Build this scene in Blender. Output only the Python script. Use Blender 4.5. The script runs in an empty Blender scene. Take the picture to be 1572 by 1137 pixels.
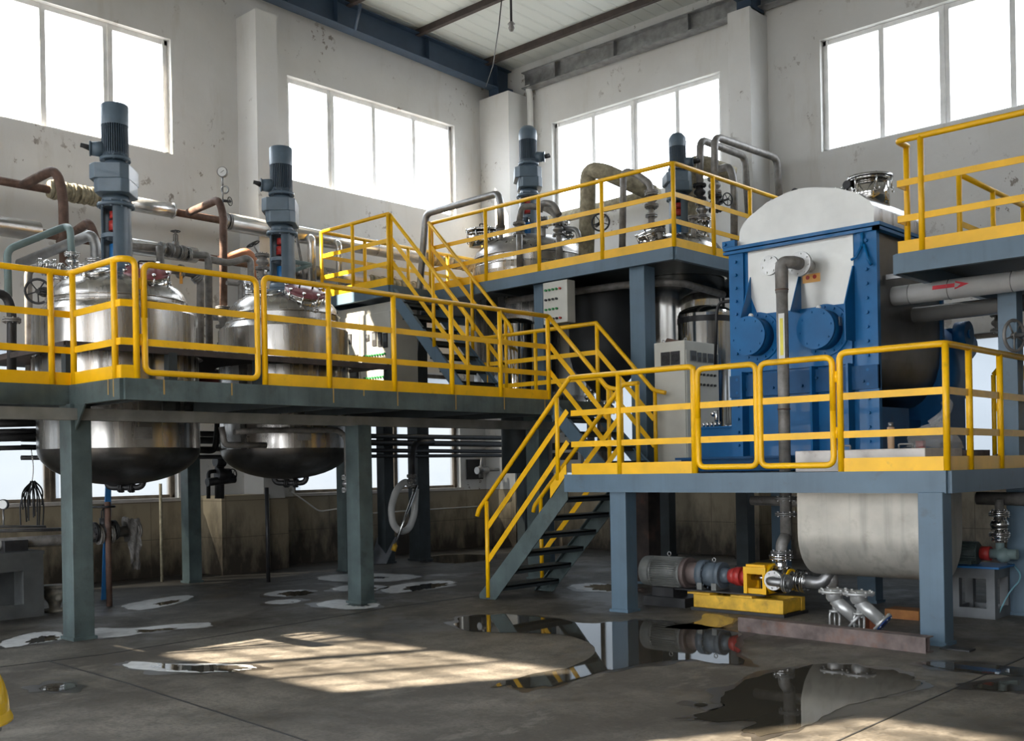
import bpy, math, random
from mathutils import Vector, Matrix
random.seed(7)
PI = math.pi
C = bpy.context.scene.collection
# ------------------------------------------------------------------ camera
F, CX, CY, H = 1641.5, 786.0, 717.3, 1.55
YAW, ROLL = -0.754353, -0.0178708
fw = Vector((math.sin(YAW), math.cos(YAW), 0))
rt = Vector((math.cos(YAW), -math.sin(YAW), 0))
up = Vector((0, 0, 1))
R0 = math.cos(ROLL) * rt + math.sin(ROLL) * up
U0 = -math.sin(ROLL) * rt + math.cos(ROLL) * up
CAM = Vector((0, 0, H))
cd = bpy.data.cameras.new('camera')
cam = bpy.data.objects.new('camera', cd); C.objects.link(cam)
m = Matrix.Identity(4)
for i in range(3):
    m[i][0], m[i][1], m[i][2], m[i][3] = R0[i], U0[i], -fw[i], CAM[i]
cam.matrix_world = m
cd.sensor_width = 36; cd.lens = 36 * F / 1572
cd.shift_y = (CY - 568.5) / 1572; cd.clip_start = 0.05; cd.clip_end = 300
bpy.context.scene.camera = cam

def ray(px, py): return R0 * ((px - CX) / F) - U0 * ((py - CY) / F) + fw
def onx(px, py, x): d = ray(px, py); return CAM + d * (x / d.x)
def ony(px, py, y): d = ray(px, py); return CAM + d * (y / d.y)
def onz(px, py, z): d = ray(px, py); return CAM + d * ((z - H) / d.z)
def V(*a): return Vector(a)

# ------------------------------------------------------------------ materials
MATS = {}
def mat(name, col, rough=.5, metal=0, var=.12, scale=4, dirt=None, damt=0, dscale=2.5, bump=0, bscale=40, spec=.5, streak=0, coat=0, rvar=0):
    if name in MATS: return MATS[name]
    mt = bpy.data.materials.new(name); mt.use_nodes = True
    nt = mt.node_tree; N = nt.nodes; L = nt.links
    b = N['Principled BSDF']
    b.inputs['Roughness'].default_value = rough; b.inputs['Metallic'].default_value = metal
    b.inputs['Specular IOR Level'].default_value = spec
    b.inputs['Coat Weight'].default_value = coat
    tc = N.new('ShaderNodeTexCoord')
    def noise(sc, det=4, stretch=None, r=.55):
        n = N.new('ShaderNodeTexNoise'); n.inputs['Scale'].default_value = sc; n.inputs['Detail'].default_value = det
        n.inputs['Roughness'].default_value = r
        if stretch:
            mp = N.new('ShaderNodeMapping'); mp.inputs['Scale'].default_value = stretch
            L.new(tc.outputs['Object'], mp.inputs['Vector']); L.new(mp.outputs['Vector'], n.inputs['Vector'])
        else: L.new(tc.outputs['Object'], n.inputs['Vector'])
        return n
    def mix(a, bcol, facsock, lo, hi, famt=1.0):
        mr = N.new('ShaderNodeMapRange'); mr.inputs['From Min'].default_value = lo; mr.inputs['From Max'].default_value = hi
        mr.inputs['To Max'].default_value = famt
        L.new(facsock, mr.inputs['Value'])
        mx = N.new('ShaderNodeMix'); mx.data_type = 'RGBA'
        L.new(mr.outputs['Result'], mx.inputs['Factor'])
        if hasattr(a, 'links'): L.new(a, mx.inputs['A'])
        else: mx.inputs['A'].default_value = (*a, 1)
        mx.inputs['B'].default_value = (*bcol, 1)
        return mx.outputs['Result']
    n1 = noise(scale)
    dk = tuple(max(0, c * (1 - var * 1.6)) for c in col); lt = tuple(min(1, c * (1 + var)) for c in col)
    c = mix(dk, lt, n1.outputs['Fac'], .3, .7)
    if streak:
        n3 = noise(1, 3, (9, 9, .35)); c = mix(c, tuple(x * .45 for x in col), n3.outputs['Fac'], .5, .75, streak)
    if dirt:
        n2 = noise(dscale, 8, r=.65); c = mix(c, dirt, n2.outputs['Fac'], .62 - .25 * damt, .72, min(1, .3 + damt))
    L.new(c, b.inputs['Base Color'])
    if rvar:
        mr = N.new('ShaderNodeMapRange'); mr.inputs['To Min'].default_value = max(.02, rough - rvar); mr.inputs['To Max'].default_value = rough + rvar
        n4 = noise(scale * 1.7, 5, (2.6, 2.6, .1) if metal > .5 else (1, 1, .6)); L.new(n4.outputs['Fac'], mr.inputs['Value']); mr.inputs['From Min'].default_value = .35; mr.inputs['From Max'].default_value = .65
        L.new(mr.outputs['Result'], b.inputs['Roughness'])
    if bump:
        nb = noise(bscale, 3); bp = N.new('ShaderNodeBump'); bp.inputs['Strength'].default_value = bump; bp.inputs['Distance'].default_value = .02
        L.new(nb.outputs['Fac'], bp.inputs['Height']); L.new(bp.outputs['Normal'], b.inputs['Normal'])
    MATS[name] = mt
    return mt
YEL = mat('yellow_paint', (.90, .49, .0), .4, var=.10, scale=3, dirt=(.35, .2, .03), damt=.06, dscale=7, bump=.05)
STEELG = mat('grey_green_paint', (.078, .108, .108), .5, var=.25, scale=3, dirt=(.04, .04, .035), damt=.3, dscale=5, streak=.6, bump=.1)
STEELB = mat('blue_grey_paint', (.092, .150, .205), .45, var=.1, scale=2, dirt=(.07, .075, .08), damt=.08, dscale=6, streak=.25)
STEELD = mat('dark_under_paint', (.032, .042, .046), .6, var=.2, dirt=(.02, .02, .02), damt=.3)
NAVY = mat('navy_beam_paint', (.03, .055, .095), .55, var=.12)
RUSTP = mat('rust_brown_steel', (.13, .075, .055), .7, var=.3, scale=8, dirt=(.22, .16, .13), damt=.3, dscale=9, bump=.2)
PURL = mat('purlin_brown', (.06, .045, .04), .7, var=.25, scale=6)
GALV = mat('galvanised', (.33, .33, .33), .42, .8, var=.2, scale=6, dirt=(.2, .17, .15), damt=.15)
GPIPE = mat('grey_pipe', (.24, .228, .215), .5, .2, var=.25, scale=9, dirt=(.10, .07, .05), damt=.25, dscale=8)
GREENP = mat('green_grey_pipe', (.18, .25, .25), .5, 0, var=.15)
SS = mat('stainless_shell', (.52, .50, .475), .27, 1, var=.12, scale=2, streak=.35, rvar=.07)
PALERIM = mat('pale_rim', (.74, .75, .75), .35, var=.2, scale=7, dirt=(.10, .09, .078), damt=.3, dscale=7)  # pale mottled tone showing around the shrunken puddle water
SILV = mat('silver_casting', (.55, .55, .54), .4, .6, var=.1, scale=10)
DUCT = mat('duct_silver', (.80, .80, .79), .33, .4, var=.06, scale=4)
SSM = mat('stainless_mirror', (.66, .65, .63), .1, 1, var=.1, scale=2, streak=.2, rvar=.05)
SSD = mat('stainless_dull', (.42, .40, .385), .32, 1, var=.2, scale=2.5, streak=.3, rvar=.06)
SSB = mat('stainless_bright', (.7, .7, .7), .22, 1, var=.08, scale=8)
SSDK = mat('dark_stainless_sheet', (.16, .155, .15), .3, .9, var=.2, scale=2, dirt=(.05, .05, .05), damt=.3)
CLAD = mat('aluminium_cladding', (.66, .66, .65), .27, .75, var=.1, scale=5)
ALUS = mat('brushed_pale_sheet', (.60, .60, .575), .42, .45, var=.06, scale=3, dirt=(.5, .49, .45), damt=.12, dscale=6)
TROUGH = mat('stained_pale_steel', (.46, .44, .39), .45, .35, var=.12, scale=3, dirt=(.23, .21, .17), damt=.22, dscale=3.5, streak=.55)
MOTOR = mat('slate_motor_paint', (.105, .15, .195), .45, var=.1, scale=6, coat=.1)
MOTORD = mat('slate_motor_fins', (.06, .09, .125), .5, var=.12)
BLUE = mat('machine_blue', (.003, .115, .31), .42, spec=.3, var=.12, scale=3, dirt=(.01, .08, .2), damt=.1, coat=.1)
BLUED = mat('machine_blue_deep', (.003, .072, .20), .45, spec=.3, var=.12)
CAB = mat('cream_cabinet', (.52, .51, .455), .5, var=.06, scale=3, dirt=(.33, .31, .27), damt=.1)
BLACK = mat('black_plastic', (.012, .012, .014), .5, var=.1)
IRON = mat('dark_iron', (.04, .04, .042), .5, .4, var=.2, scale=8)
WHITE = mat('white_plastic', (.75, .75, .73), .5, var=.05)
METER = mat('meter_glass', (.10, .11, .12), .15, var=.05)
RED = mat('red_paint', (.42, .035, .03), .45, var=.15)
BBLUE = mat('bright_blue_paint', (.02, .16, .42), .45, var=.1)
GREEN = mat('green_button', (.03, .25, .07), .4)
MAROON = mat('maroon_lid', (.21, .06, .07), .4, var=.3, scale=9, dirt=(.5, .42, .42), damt=.3)
WRAP = mat('fibre_wrap', (.36, .32, .225), .9, var=.25, scale=14, bump=.8, bscale=30)
PINK = mat('primer_orange', (.62, .27, .15), .6, var=.12)
SIGNY = mat('yellow_strip', (.85, .75, .1), .5)
MGREY = mat('grey_motor_paint', (.19, .195, .185), .5, var=.15, scale=6, dirt=(.1, .08, .06), damt=.2)
DUSTY = mat('dusty_primer', (.16, .12, .11), .6, var=.2, scale=8)
YDIRT = mat('dirty_yellow_paint', (.72, .42, .03), .45, var=.25, scale=6, dirt=(.1, .07, .03), damt=.25, dscale=8)
WOOD = mat('plank_wood', (.25, .17, .1), .7, var=.3, scale=9)
CLOTH = mat('grey_rag', (.22, .21, .2), .95, var=.25, scale=12, bump=.5)
HOSE = mat('white_hose', (.6, .6, .58), .4, var=.08)
BRICK = mat('red_brick', (.35, .10, .045), .8, var=.25, scale=14, bump=.4)
CHAN = mat('channel_rust', (.17, .13, .12), .6, .3, var=.3, scale=7, dirt=(.2, .09, .05), damt=.35, dscale=6)
SHEET = mat('grey_sheet_metal', (.2, .21, .23), .5, .4, var=.2)
FRAMEW = mat('window_frame_pale', (.85, .85, .84), .45, .2, var=.08)
FRAMED = mat('window_frame_dirty', (.2, .16, .12), .6, .1, var=.3, scale=5)
LIDW = mat('trough_lid_pale', (.62, .58, .54), .5, .2, var=.1, scale=5, dirt=(.3, .2, .16), damt=.15, dscale=6)

def wall_mat():
    mt = bpy.data.materials.new('plaster_wall'); mt.use_nodes = True; nt = mt.node_tree; N = nt.nodes; L = nt.links
    b = N['Principled BSDF']; b.inputs['Roughness'].default_value = .85; b.inputs['Specular IOR Level'].default_value = .2
    tc = N.new('ShaderNodeTexCoord')
    def nz(sc, det, st=(1, 1, 1), r=.6):
        mp = N.new('ShaderNodeMapping'); mp.inputs['Scale'].default_value = st; L.new(tc.outputs['Object'], mp.inputs['Vector'])
        n = N.new('ShaderNodeTexNoise'); n.inputs['Scale'].default_value = sc; n.inputs['Detail'].default_value = det; n.inputs['Roughness'].default_value = r
        L.new(mp.outputs['Vector'], n.inputs['Vector']); return n.outputs['Fac']
    def rng(s, a, c, t0=0, t1=1):
        r = N.new('ShaderNodeMapRange'); r.inputs['From Min'].default_value = a; r.inputs['From Max'].default_value = c
        r.inputs['To Min'].default_value = t0; r.inputs['To Max'].default_value = t1; L.new(s, r.inputs['Value']); return r.outputs['Result']
    def mx(f, a, c):
        m = N.new('ShaderNodeMix'); m.data_type = 'RGBA'; L.new(f, m.inputs['Factor'])
        for k, x in (('A', a), ('B', c)):
            if isinstance(x, tuple): m.inputs[k].default_value = (*x, 1)
            else: L.new(x, m.inputs[k])
        return m.outputs['Result']
    c = mx(rng(nz(.6, 5), .35, .65), (.63, .625, .605), (.71, .71, .70))
    c = mx(rng(nz(1.1, 6, (2.5, 2.5, .5)), .56, .75, 0, .45), c, (.50, .465, .40))
    # peeled paint: small flakes, gathered in patches
    mul = N.new('ShaderNodeMath'); mul.operation = 'MULTIPLY'
    L.new(rng(nz(.8, 3), .50, .60), mul.inputs[0]); L.new(rng(nz(5, 8, (1, 1, .8), .72), .60, .62), mul.inputs[1])
    c = mx(mul.outputs[0], c, (.30, .27, .245))
    # hairline cracks
    L.new(c, b.inputs['Base Color'])
    bp = N.new('ShaderNodeBump'); bp.inputs['Strength'].default_value = .25; bp.inputs['Distance'].default_value = .02
    L.new(nz(7, 5), bp.inputs['Height']); L.new(bp.outputs['Normal'], b.inputs['Normal'])
    return mt
WALL = wall_mat()
def tile_mat():
    mt = bpy.data.materials.new('dado_tile'); mt.use_nodes = True; nt = mt.node_tree; N = nt.nodes; L = nt.links
    b = N['Principled BSDF']; b.inputs['Roughness'].default_value = .45
    tc = N.new('ShaderNodeTexCoord'); sep = N.new('ShaderNodeSeparateXYZ'); L.new(tc.outputs['Object'], sep.inputs[0])
    add = N.new('ShaderNodeMath'); add.operation = 'ADD'; L.new(sep.outputs['X'], add.inputs[0]); L.new(sep.outputs['Y'], add.inputs[1])
    cmb = N.new('ShaderNodeCombineXYZ'); L.new(add.outputs[0], cmb.inputs['X']); L.new(sep.outputs['Z'], cmb.inputs['Y'])
    br = N.new('ShaderNodeTexBrick'); br.offset = 0; br.inputs['Scale'].default_value = 1
    br.inputs['Brick Width'].default_value = 1.1; br.inputs['Row Height'].default_value = .56; br.inputs['Mortar Size'].default_value = .006
    br.inputs['Color1'].default_value = (.36, .30, .205, 1); br.inputs['Color2'].default_value = (.38, .32, .225, 1); br.inputs['Mortar'].default_value = (.2, .16, .11, 1)
    L.new(cmb.outputs[0], br.inputs['Vector'])
    n = N.new('ShaderNodeTexNoise'); n.inputs['Scale'].default_value = 2; n.inputs['Detail'].default_value = 8; n.inputs['Roughness'].default_value = .65
    mp = N.new('ShaderNodeMapping'); mp.inputs['Scale'].default_value = (1.3, 1.3, .5); L.new(tc.outputs['Object'], mp.inputs['Vector']); L.new(mp.outputs[0], n.inputs['Vector'])
    # grime climbing from the floor
    r = N.new('ShaderNodeMapRange'); r.inputs['From Min'].default_value = 0; r.inputs['From Max'].default_value = 1.1; r.inputs['To Min'].default_value = .42; r.inputs['To Max'].default_value = .0
    L.new(sep.outputs['Z'], r.inputs['Value'])
    ad = N.new('ShaderNodeMath'); ad.operation = 'ADD'; L.new(n.outputs['Fac'], ad.inputs[0]); L.new(r.outputs['Result'], ad.inputs[1])
    rr = N.new('ShaderNodeMapRange'); rr.inputs['From Min'].default_value = .55; rr.inputs['From Max'].default_value = .9; L.new(ad.outputs[0], rr.inputs['Value'])
    mx = N.new('ShaderNodeMix'); mx.data_type = 'RGBA'; L.new(rr.outputs['Result'], mx.inputs['Factor']); L.new(br.outputs['Color'], mx.inputs['A']); mx.inputs['B'].default_value = (.05, .04, .03, 1)
    L.new(mx.outputs['Result'], b.inputs['Base Color'])
    return mt
TILE = tile_mat()
def floor_mat():
    mt = bpy.data.materials.new('concrete_floor'); mt.use_nodes = True; nt = mt.node_tree; N = nt.nodes; L = nt.links
    b = N['Principled BSDF']; tc = N.new('ShaderNodeTexCoord')
    def nz(sc, det, r=.6, st=(1, 1, 1)):
        mp = N.new('ShaderNodeMapping'); mp.inputs['Scale'].default_value = st; L.new(tc.outputs['Object'], mp.inputs['Vector'])
        n = N.new('ShaderNodeTexNoise'); n.inputs['Scale'].default_value = sc; n.inputs['Detail'].default_value = det; n.inputs['Roughness'].default_value = r
        L.new(mp.outputs['Vector'], n.inputs['Vector']); return n.outputs['Fac']
    def rng(s, a, c, t0=0, t1=1):
        r = N.new('ShaderNodeMapRange'); r.inputs['From Min'].default_value = a; r.inputs['From Max'].default_value = c
        r.inputs['To Min'].default_value = t0; r.inputs['To Max'].default_value = t1; L.new(s, r.inputs['Value']); return r.outputs['Result']
    def mx(f, a, c):
        m = N.new('ShaderNodeMix'); m.data_type = 'RGBA'; L.new(f, m.inputs['Factor'])
        for k, x in (('A', a), ('B', c)):
            if isinstance(x, tuple): m.inputs[k].default_value = (*x, 1)
            else: L.new(x, m.inputs[k])
        return m.outputs['Result']
    c = mx(rng(nz(.9, 9, .68), .42, .58), (.082, .073, .060), (.185, .168, .142))
    c = mx(rng(nz(5, 9, .72), .50, .60, 0, .5), c, (.058, .051, .042))
    c = mx(rng(nz(35, 5, .75), .50, .56, 0, .45), c, (.050, .046, .040))
    c = mx(rng(nz(1.7, 12, .78, (1.6, .8, 1)), .55, .62, 0, .45), c, (.25, .232, .2))
    stain = rng(nz(.55, 9, .7), .49, .60)
    c = mx(rng(nz(.55, 9, .7), .49, .60, 0, .62), c, (.050, .044, .036))
    # oily black dirt trodden in along the left wall and under the vessels
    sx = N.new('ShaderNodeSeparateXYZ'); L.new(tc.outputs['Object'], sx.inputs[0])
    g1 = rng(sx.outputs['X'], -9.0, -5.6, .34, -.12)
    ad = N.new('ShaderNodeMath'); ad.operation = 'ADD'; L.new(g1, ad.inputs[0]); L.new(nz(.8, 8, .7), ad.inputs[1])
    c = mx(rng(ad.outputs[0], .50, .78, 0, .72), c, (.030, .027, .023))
    L.new(c, b.inputs['Base Color'])
    L.new(rng(stain, 0, 1, .6, .33), b.inputs['Roughness'])
    b.inputs['Specular IOR Level'].default_value = .4
    bp = N.new('ShaderNodeBump'); bp.inputs['Strength'].default_value = .3; bp.inputs['Distance'].default_value = .01
    L.new(nz(45, 8, .75), bp.inputs['Height']); L.new(bp.outputs['Normal'], b.inputs['Normal'])
    return mt
FLOOR = floor_mat()
def simple(name, fn):
    mt = bpy.data.materials.new(name); mt.use_nodes = True; fn(mt, mt.node_tree.nodes, mt.node_tree.links); return mt
def _glass(mt, N, L):
    o = N['Material Output']; t = N.new('ShaderNodeBsdfTransparent'); t.inputs[0].default_value = (.97, .985, 1, 1)
    g = N.new('ShaderNodeBsdfGlossy'); g.inputs['Roughness'].default_value = .05
    f = N.new('ShaderNodeFresnel'); f.inputs['IOR'].default_value = 1.2
    x = N.new('ShaderNodeMixShader'); L.new(f.outputs[0], x.inputs[0]); L.new(t.outputs[0], x.inputs[1]); L.new(g.outputs[0], x.inputs[2]); L.new(x.outputs[0], o.inputs[0])
GLASS = simple('window_glass', _glass)
def _frost(mt, N, L):
    o = N['Material Output']; t = N.new('ShaderNodeBsdfTransparent'); t.inputs[0].default_value = (.085, .095, .105, 1)
    g = N.new('ShaderNodeBsdfTranslucent'); g.inputs[0].default_value = (.085, .095, .105, 1)
    n = N.new('ShaderNodeTexNoise'); n.inputs['Scale'].default_value = 1.5; n.inputs['Detail'].default_value = 3
    r = N.new('ShaderNodeMapRange'); r.inputs['From Min'].default_value = .3; r.inputs['From Max'].default_value = .7; r.inputs['To Min'].default_value = .3; r.inputs['To Max'].default_value = .8
    L.new(n.outputs['Fac'], r.inputs['Value'])
    x = N.new('ShaderNodeMixShader'); L.new(r.outputs[0], x.inputs[0]); L.new(t.outputs[0], x.inputs[1]); L.new(g.outputs[0], x.inputs[2]); L.new(x.outputs[0], o.inputs[0])
FROST = simple('dimmed_glass', _frost)  # dark tint stands in for the shaded outdoors behind the low windows
def _plastic(mt, N, L):
    o = N['Material Output']; t = N.new('ShaderNodeBsdfTransparent'); t.inputs[0].default_value = (.85, .87, .88, 1)
    g = N.new('ShaderNodeBsdfPrincipled'); g.inputs['Base Color'].default_value = (.5, .5, .5, 1); g.inputs['Roughness'].default_value = .15
    x = N.new('ShaderNodeMixShader'); x.inputs[0].default_value = .35; L.new(t.outputs[0], x.inputs[1]); L.new(g.outputs[0], x.inputs[2]); L.new(x.outputs[0], o.inputs[0])
FILM = simple('clear_film', _plastic)
def _ceil(mt, N, L):
    b = N['Principled BSDF']; b.inputs['Base Color'].default_value = (.62, .65, .62, 1); b.inputs['Roughness'].default_value = .4
    tc = N.new('ShaderNodeTexCoord'); w = N.new('ShaderNodeTexWave'); w.bands_direction = 'X'; w.inputs['Scale'].default_value = 1.1; w.inputs['Distortion'].default_value = .0
    L.new(tc.outputs['Object'], w.inputs['Vector'])
    r = N.new('ShaderNodeMapRange'); r.inputs['From Min'].default_value = .9; L.new(w.outputs['Fac'], r.inputs['Value'])
    bp = N.new('ShaderNodeBump'); bp.inputs['Strength'].default_value = .5; bp.inputs['Distance'].default_value = .03
    L.new(r.outputs['Result'], bp.inputs['Height']); L.new(bp.outputs[0], b.inputs['Normal'])
CEIL = simple('roof_sheet', _ceil)
def _water(mt, N, L):
    b = N['Principled BSDF']; b.inputs['Roughness'].default_value = .025; b.inputs['Base Color'].default_value = (.05, .044, .034, 1); b.inputs['IOR'].default_value = 1.33
    b.inputs['Specular IOR Level'].default_value = .5
    n = N.new('ShaderNodeTexNoise'); n.inputs['Scale'].default_value = 2; bp = N.new('ShaderNodeBump'); bp.inputs['Strength'].default_value = .04; bp.inputs['Distance'].default_value = .02
    L.new(n.outputs['Fac'], bp.inputs['Height']); L.new(bp.outputs[0], b.inputs['Normal'])
WATER = simple('puddle_water', _water)
DAMP = mat('damp_concrete', (.045, .04, .034), .3, var=.25, scale=2.5)

# ------------------------------------------------------------------ mesh builder
class MB:
    def __init__(s): s.v = []; s.f = []; s.sm = []
    def add(s, vs, fs, smooth=False):
        o = len(s.v); s.v += [tuple(x) for x in vs]
        for i, f in enumerate(fs):
            s.f.append(tuple(o + k for k in f)); s.sm.append(smooth[i] if isinstance(smooth, list) else smooth)
        return s
    def box(s, x0, x1, y0, y1, z0, z1):
        x0, x1 = min(x0, x1), max(x0, x1); y0, y1 = min(y0, y1), max(y0, y1); z0, z1 = min(z0, z1), max(z0, z1)
        v = [(x, y, z) for z in (z0, z1) for y in (y0, y1) for x in (x0, x1)]
        return s.add(v, [(0, 2, 3, 1), (4, 5, 7, 6), (0, 1, 5, 4), (2, 6, 7, 3), (0, 4, 6, 2), (1, 3, 7, 5)])
    def obox(s, c, ax, ay, az, hx, hy, hz):
        v = [c + ax * (hx * i) + ay * (hy * j) + az * (hz * k) for k in (-1, 1) for j in (-1, 1) for i in (-1, 1)]
        return s.add(v, [(0, 2, 3, 1), (4, 5, 7, 6), (0, 1, 5, 4), (2, 6, 7, 3), (0, 4, 6, 2), (1, 3, 7, 5)])
    def bar(s, p, q, w, h, upv=(0, 0, 1)):
        p, q = Vector(p), Vector(q); d = (q - p); l = d.length; d.normalize(); u = Vector(upv)
        sd = d.cross(u)
        if sd.length < 1e-4: sd = d.cross(Vector((1, 0, 0)))
        sd.normalize(); u = sd.cross(d).normalized()
        return s.obox((p + q) / 2, d, sd, u, l / 2, w / 2, h / 2)
    def ibeam(s, p, q, w, h, t=.012, upv=(0, 0, 1)):
        p, q = Vector(p), Vector(q); u = Vector(upv)
        s.bar(p, q, t, h - t, upv); s.bar(p + u * (h / 2), q + u * (h / 2), w, t, upv); s.bar(p - u * (h / 2), q - u * (h / 2), w, t, upv); return s
    def frame(s, d):
        d = d.normalized(); a = Vector((0, 0, 1)) if abs(d.z) < .9 else Vector((1, 0, 0))
        x = d.cross(a).normalized(); return x, d.cross(x).normalized()
    def cyl(s, p, q, r, r2=None, n=20, caps=True, smooth=True):
        p, q = Vector(p), Vector(q); r2 = r if r2 is None else r2; x, y = s.frame(q - p)
        vs = []
        for c, rr in ((p, r), (q, r2)):
            for i in range(n): a = 2 * PI * i / n; vs.append(c + x * (rr * math.cos(a)) + y * (rr * math.sin(a)))
        fs = [(i, (i + 1) % n, n + (i + 1) % n, n + i) for i in range(n)]; sm = [smooth] * n
        if caps: fs += [tuple(range(n))[::-1], tuple(range(n, 2 * n))]; sm += [False, False]
        return s.add(vs, fs, sm)
    def tube(s, path, r, n=12, bend=.0, caps=True):
        P = [Vector(p) for p in path]
        if bend > 0 and len(P) > 2:
            Q = [P[0]]
            for i in range(1, len(P) - 1):
                a = (P[i - 1] - P[i]); b = (P[i + 1] - P[i]); k = min(bend, a.length * .49, b.length * .49)
                a.normalize(); b.normalize()
                A = P[i] + a * k; B = P[i] + b * k
                for t in range(7):
                    t /= 6; Q.append(A * (1 - t) ** 2 + P[i] * (2 * t * (1 - t)) + B * t ** 2)
            Q.append(P[-1]); P = Q
        x = None; vs = []
        for i, p in enumerate(P):
            d = (P[min(i + 1, len(P) - 1)] - P[max(i - 1, 0)]).normalized()
            if x is None: x, y = s.frame(d)
            else: x = (x - d * x.dot(d)).normalized(); y = d.cross(x)
            for k in range(n): a = 2 * PI * k / n; vs.append(p + x * (r * math.cos(a)) + y * (r * math.sin(a)))
        fs = []; sm = []
        for i in range(len(P) - 1):
            for k in range(n): fs.append((i * n + k, i * n + (k + 1) % n, (i + 1) * n + (k + 1) % n, (i + 1) * n + k)); sm.append(True)
        if caps: fs += [tuple(range(n))[::-1], tuple(range((len(P) - 1) * n, len(P) * n))]; sm += [False, False]
        return s.add(vs, fs, sm)
    def lathe(s, c, prof, n=48, axis=(0, 0, 1), a0=0, a1=2 * PI, smooth=True, sharp=False):
        c = Vector(c); ax = Vector(axis).normalized()
        if abs(ax.z) > .99: x, y = Vector((1, 0, 0)), Vector((0, 1, 0)) * (1 if ax.z > 0 else -1)
        else: x, y = s.frame(ax)
        full = abs(a1 - a0 - 2 * PI) < 1e-6; cols = n if full else n + 1
        segs = []
        if sharp:
            for i in range(len(prof) - 1): segs.append([prof[i], prof[i + 1]])
        else: segs = [prof]
        for pr_ in segs:
            vs = []
            for (r, z) in pr_:
                for i in range(cols):
                    a = a0 + (a1 - a0) * i / n; vs.append(c + ax * z + x * (r * math.cos(a)) + y * (r * math.sin(a)))
            fs = []
            for j in range(len(pr_) - 1):
                for i in range(n):
                    i2 = (i + 1) % cols if full else i + 1
                    fs.append((j * cols + i, j * cols + i2, (j + 1) * cols + i2, (j + 1) * cols + i))
            s.add(vs, fs, smooth)
        return s
    def torus(s, c, R_, r, axis=(0, 0, 1), n=24, k=8, a0=0, a1=2 * PI):
        c = Vector(c); x, y = s.frame(Vector(axis)); ax = Vector(axis).normalized()
        full = abs(a1 - a0 - 2 * PI) < 1e-6; m_ = n if full else n + 1; vs = []
        for i in range(m_):
            a = a0 + (a1 - a0) * i / n; d = x * math.cos(a) + y * math.sin(a)
            for j in range(k): b = 2 * PI * j / k; vs.append(c + d * (R_ + r * math.cos(b)) + ax * (r * math.sin(b)))
        fs = [(i * k + j, i * k + (j + 1) % k, ((i + 1) % m_) * k + (j + 1) % k, ((i + 1) % m_) * k + j) for i in range(n) for j in range(k)]
        return s.add(vs, fs, True)
    def prism(s, poly, d, smooth=False):
        n = len(poly); P = [Vector(p) for p in poly]; d = Vector(d)
        fs = [tuple(range(n)), tuple(range(n, 2 * n))[::-1]] + [(i, n + i, n + (i + 1) % n, (i + 1) % n) for i in range(n)]
        return s.add(P + [p + d for p in P], fs, [False, False] + [smooth] * n)
    def sphere(s, c, r, sc=(1, 1, 1), n=16, m_=10):
        c = Vector(c); vs = []; fs = []
        for j in range(m_ + 1):
            t = PI * j / m_
            for i in range(n): a = 2 * PI * i / n; vs.append(c + Vector((r * sc[0] * math.sin(t) * math.cos(a), r * sc[1] * math.sin(t) * math.sin(a), r * sc[2] * math.cos(t))))
        for j in range(m_):
            for i in range(n): fs.append((j * n + i, (j + 1) * n + i, (j + 1) * n + (i + 1) % n, j * n + (i + 1) % n))
        return s.add(vs, fs, True)
    def bolts(s, c, axis, R_, k, r=.012, h=.012, a0=0.2):
        c = Vector(c); ax = Vector(axis).normalized(); x, y = s.frame(ax)
        for i in range(k):
            a = a0 + 2 * PI * i / k; p = c + x * (R_ * math.cos(a)) + y * (R_ * math.sin(a)); s.cyl(p, p + ax * h, r, n=6, smooth=False)
        return s
    def build(s, name, mt, parent=None, label=None, cat=None, group=None, kind=None, bevel=0):
        me = bpy.data.meshes.new(name)
        if parent is None:
            xs = [v[0] for v in s.v]; ys = [v[1] for v in s.v]; zs = [v[2] for v in s.v]
            org = Vector(((min(xs) + max(xs)) / 2, (min(ys) + max(ys)) / 2, min(zs)))
        else: org = WL[parent.name]
        me.from_pydata([(v[0] - org[0], v[1] - org[1], v[2] - org[2]) for v in s.v], [], s.f)
        me.polygons.foreach_set('use_smooth', s.sm); me.update()
        o = bpy.data.objects.new(name, me); C.objects.link(o); me.materials.append(mt)
        if parent is None: o.location = org
        else: o.parent = parent
        WL[o.name] = org
        if bevel:
            bm = o.modifiers.new('bevel', 'BEVEL'); bm.width = bevel; bm.segments = 2; bm.limit_method = 'ANGLE'; bm.angle_limit = .7
        tag(o, label, cat, group, kind); return o
WL = {}
def tag(o, label=None, cat=None, group=None, kind=None):
    if label: o['label'] = label
    if cat: o['category'] = cat
    if group: o['group'] = group
    if kind: o['kind'] = kind
    return o
def thing(name, label, cat, loc, group=None):
    o = bpy.data.objects.new(name, None); C.objects.link(o); o.location = loc; o.empty_display_size = .2
    WL[o.name] = Vector(loc); return tag(o, label, cat, group)
def struct(name, mb, mt, label=None, parent=None, bevel=0):
    return mb.build(name, mt, parent, label, None, None, 'structure' if parent is None else None, bevel)
def copy_tree(o, loc=None, parent=None):
    c = o.copy(); C.objects.link(c); WL[c.name] = WL[o.name]
    if parent: c.parent = parent
    if loc is not None: c.location = loc
    for ch in list(o.children): copy_tree(ch, None, c)
    return c
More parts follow.
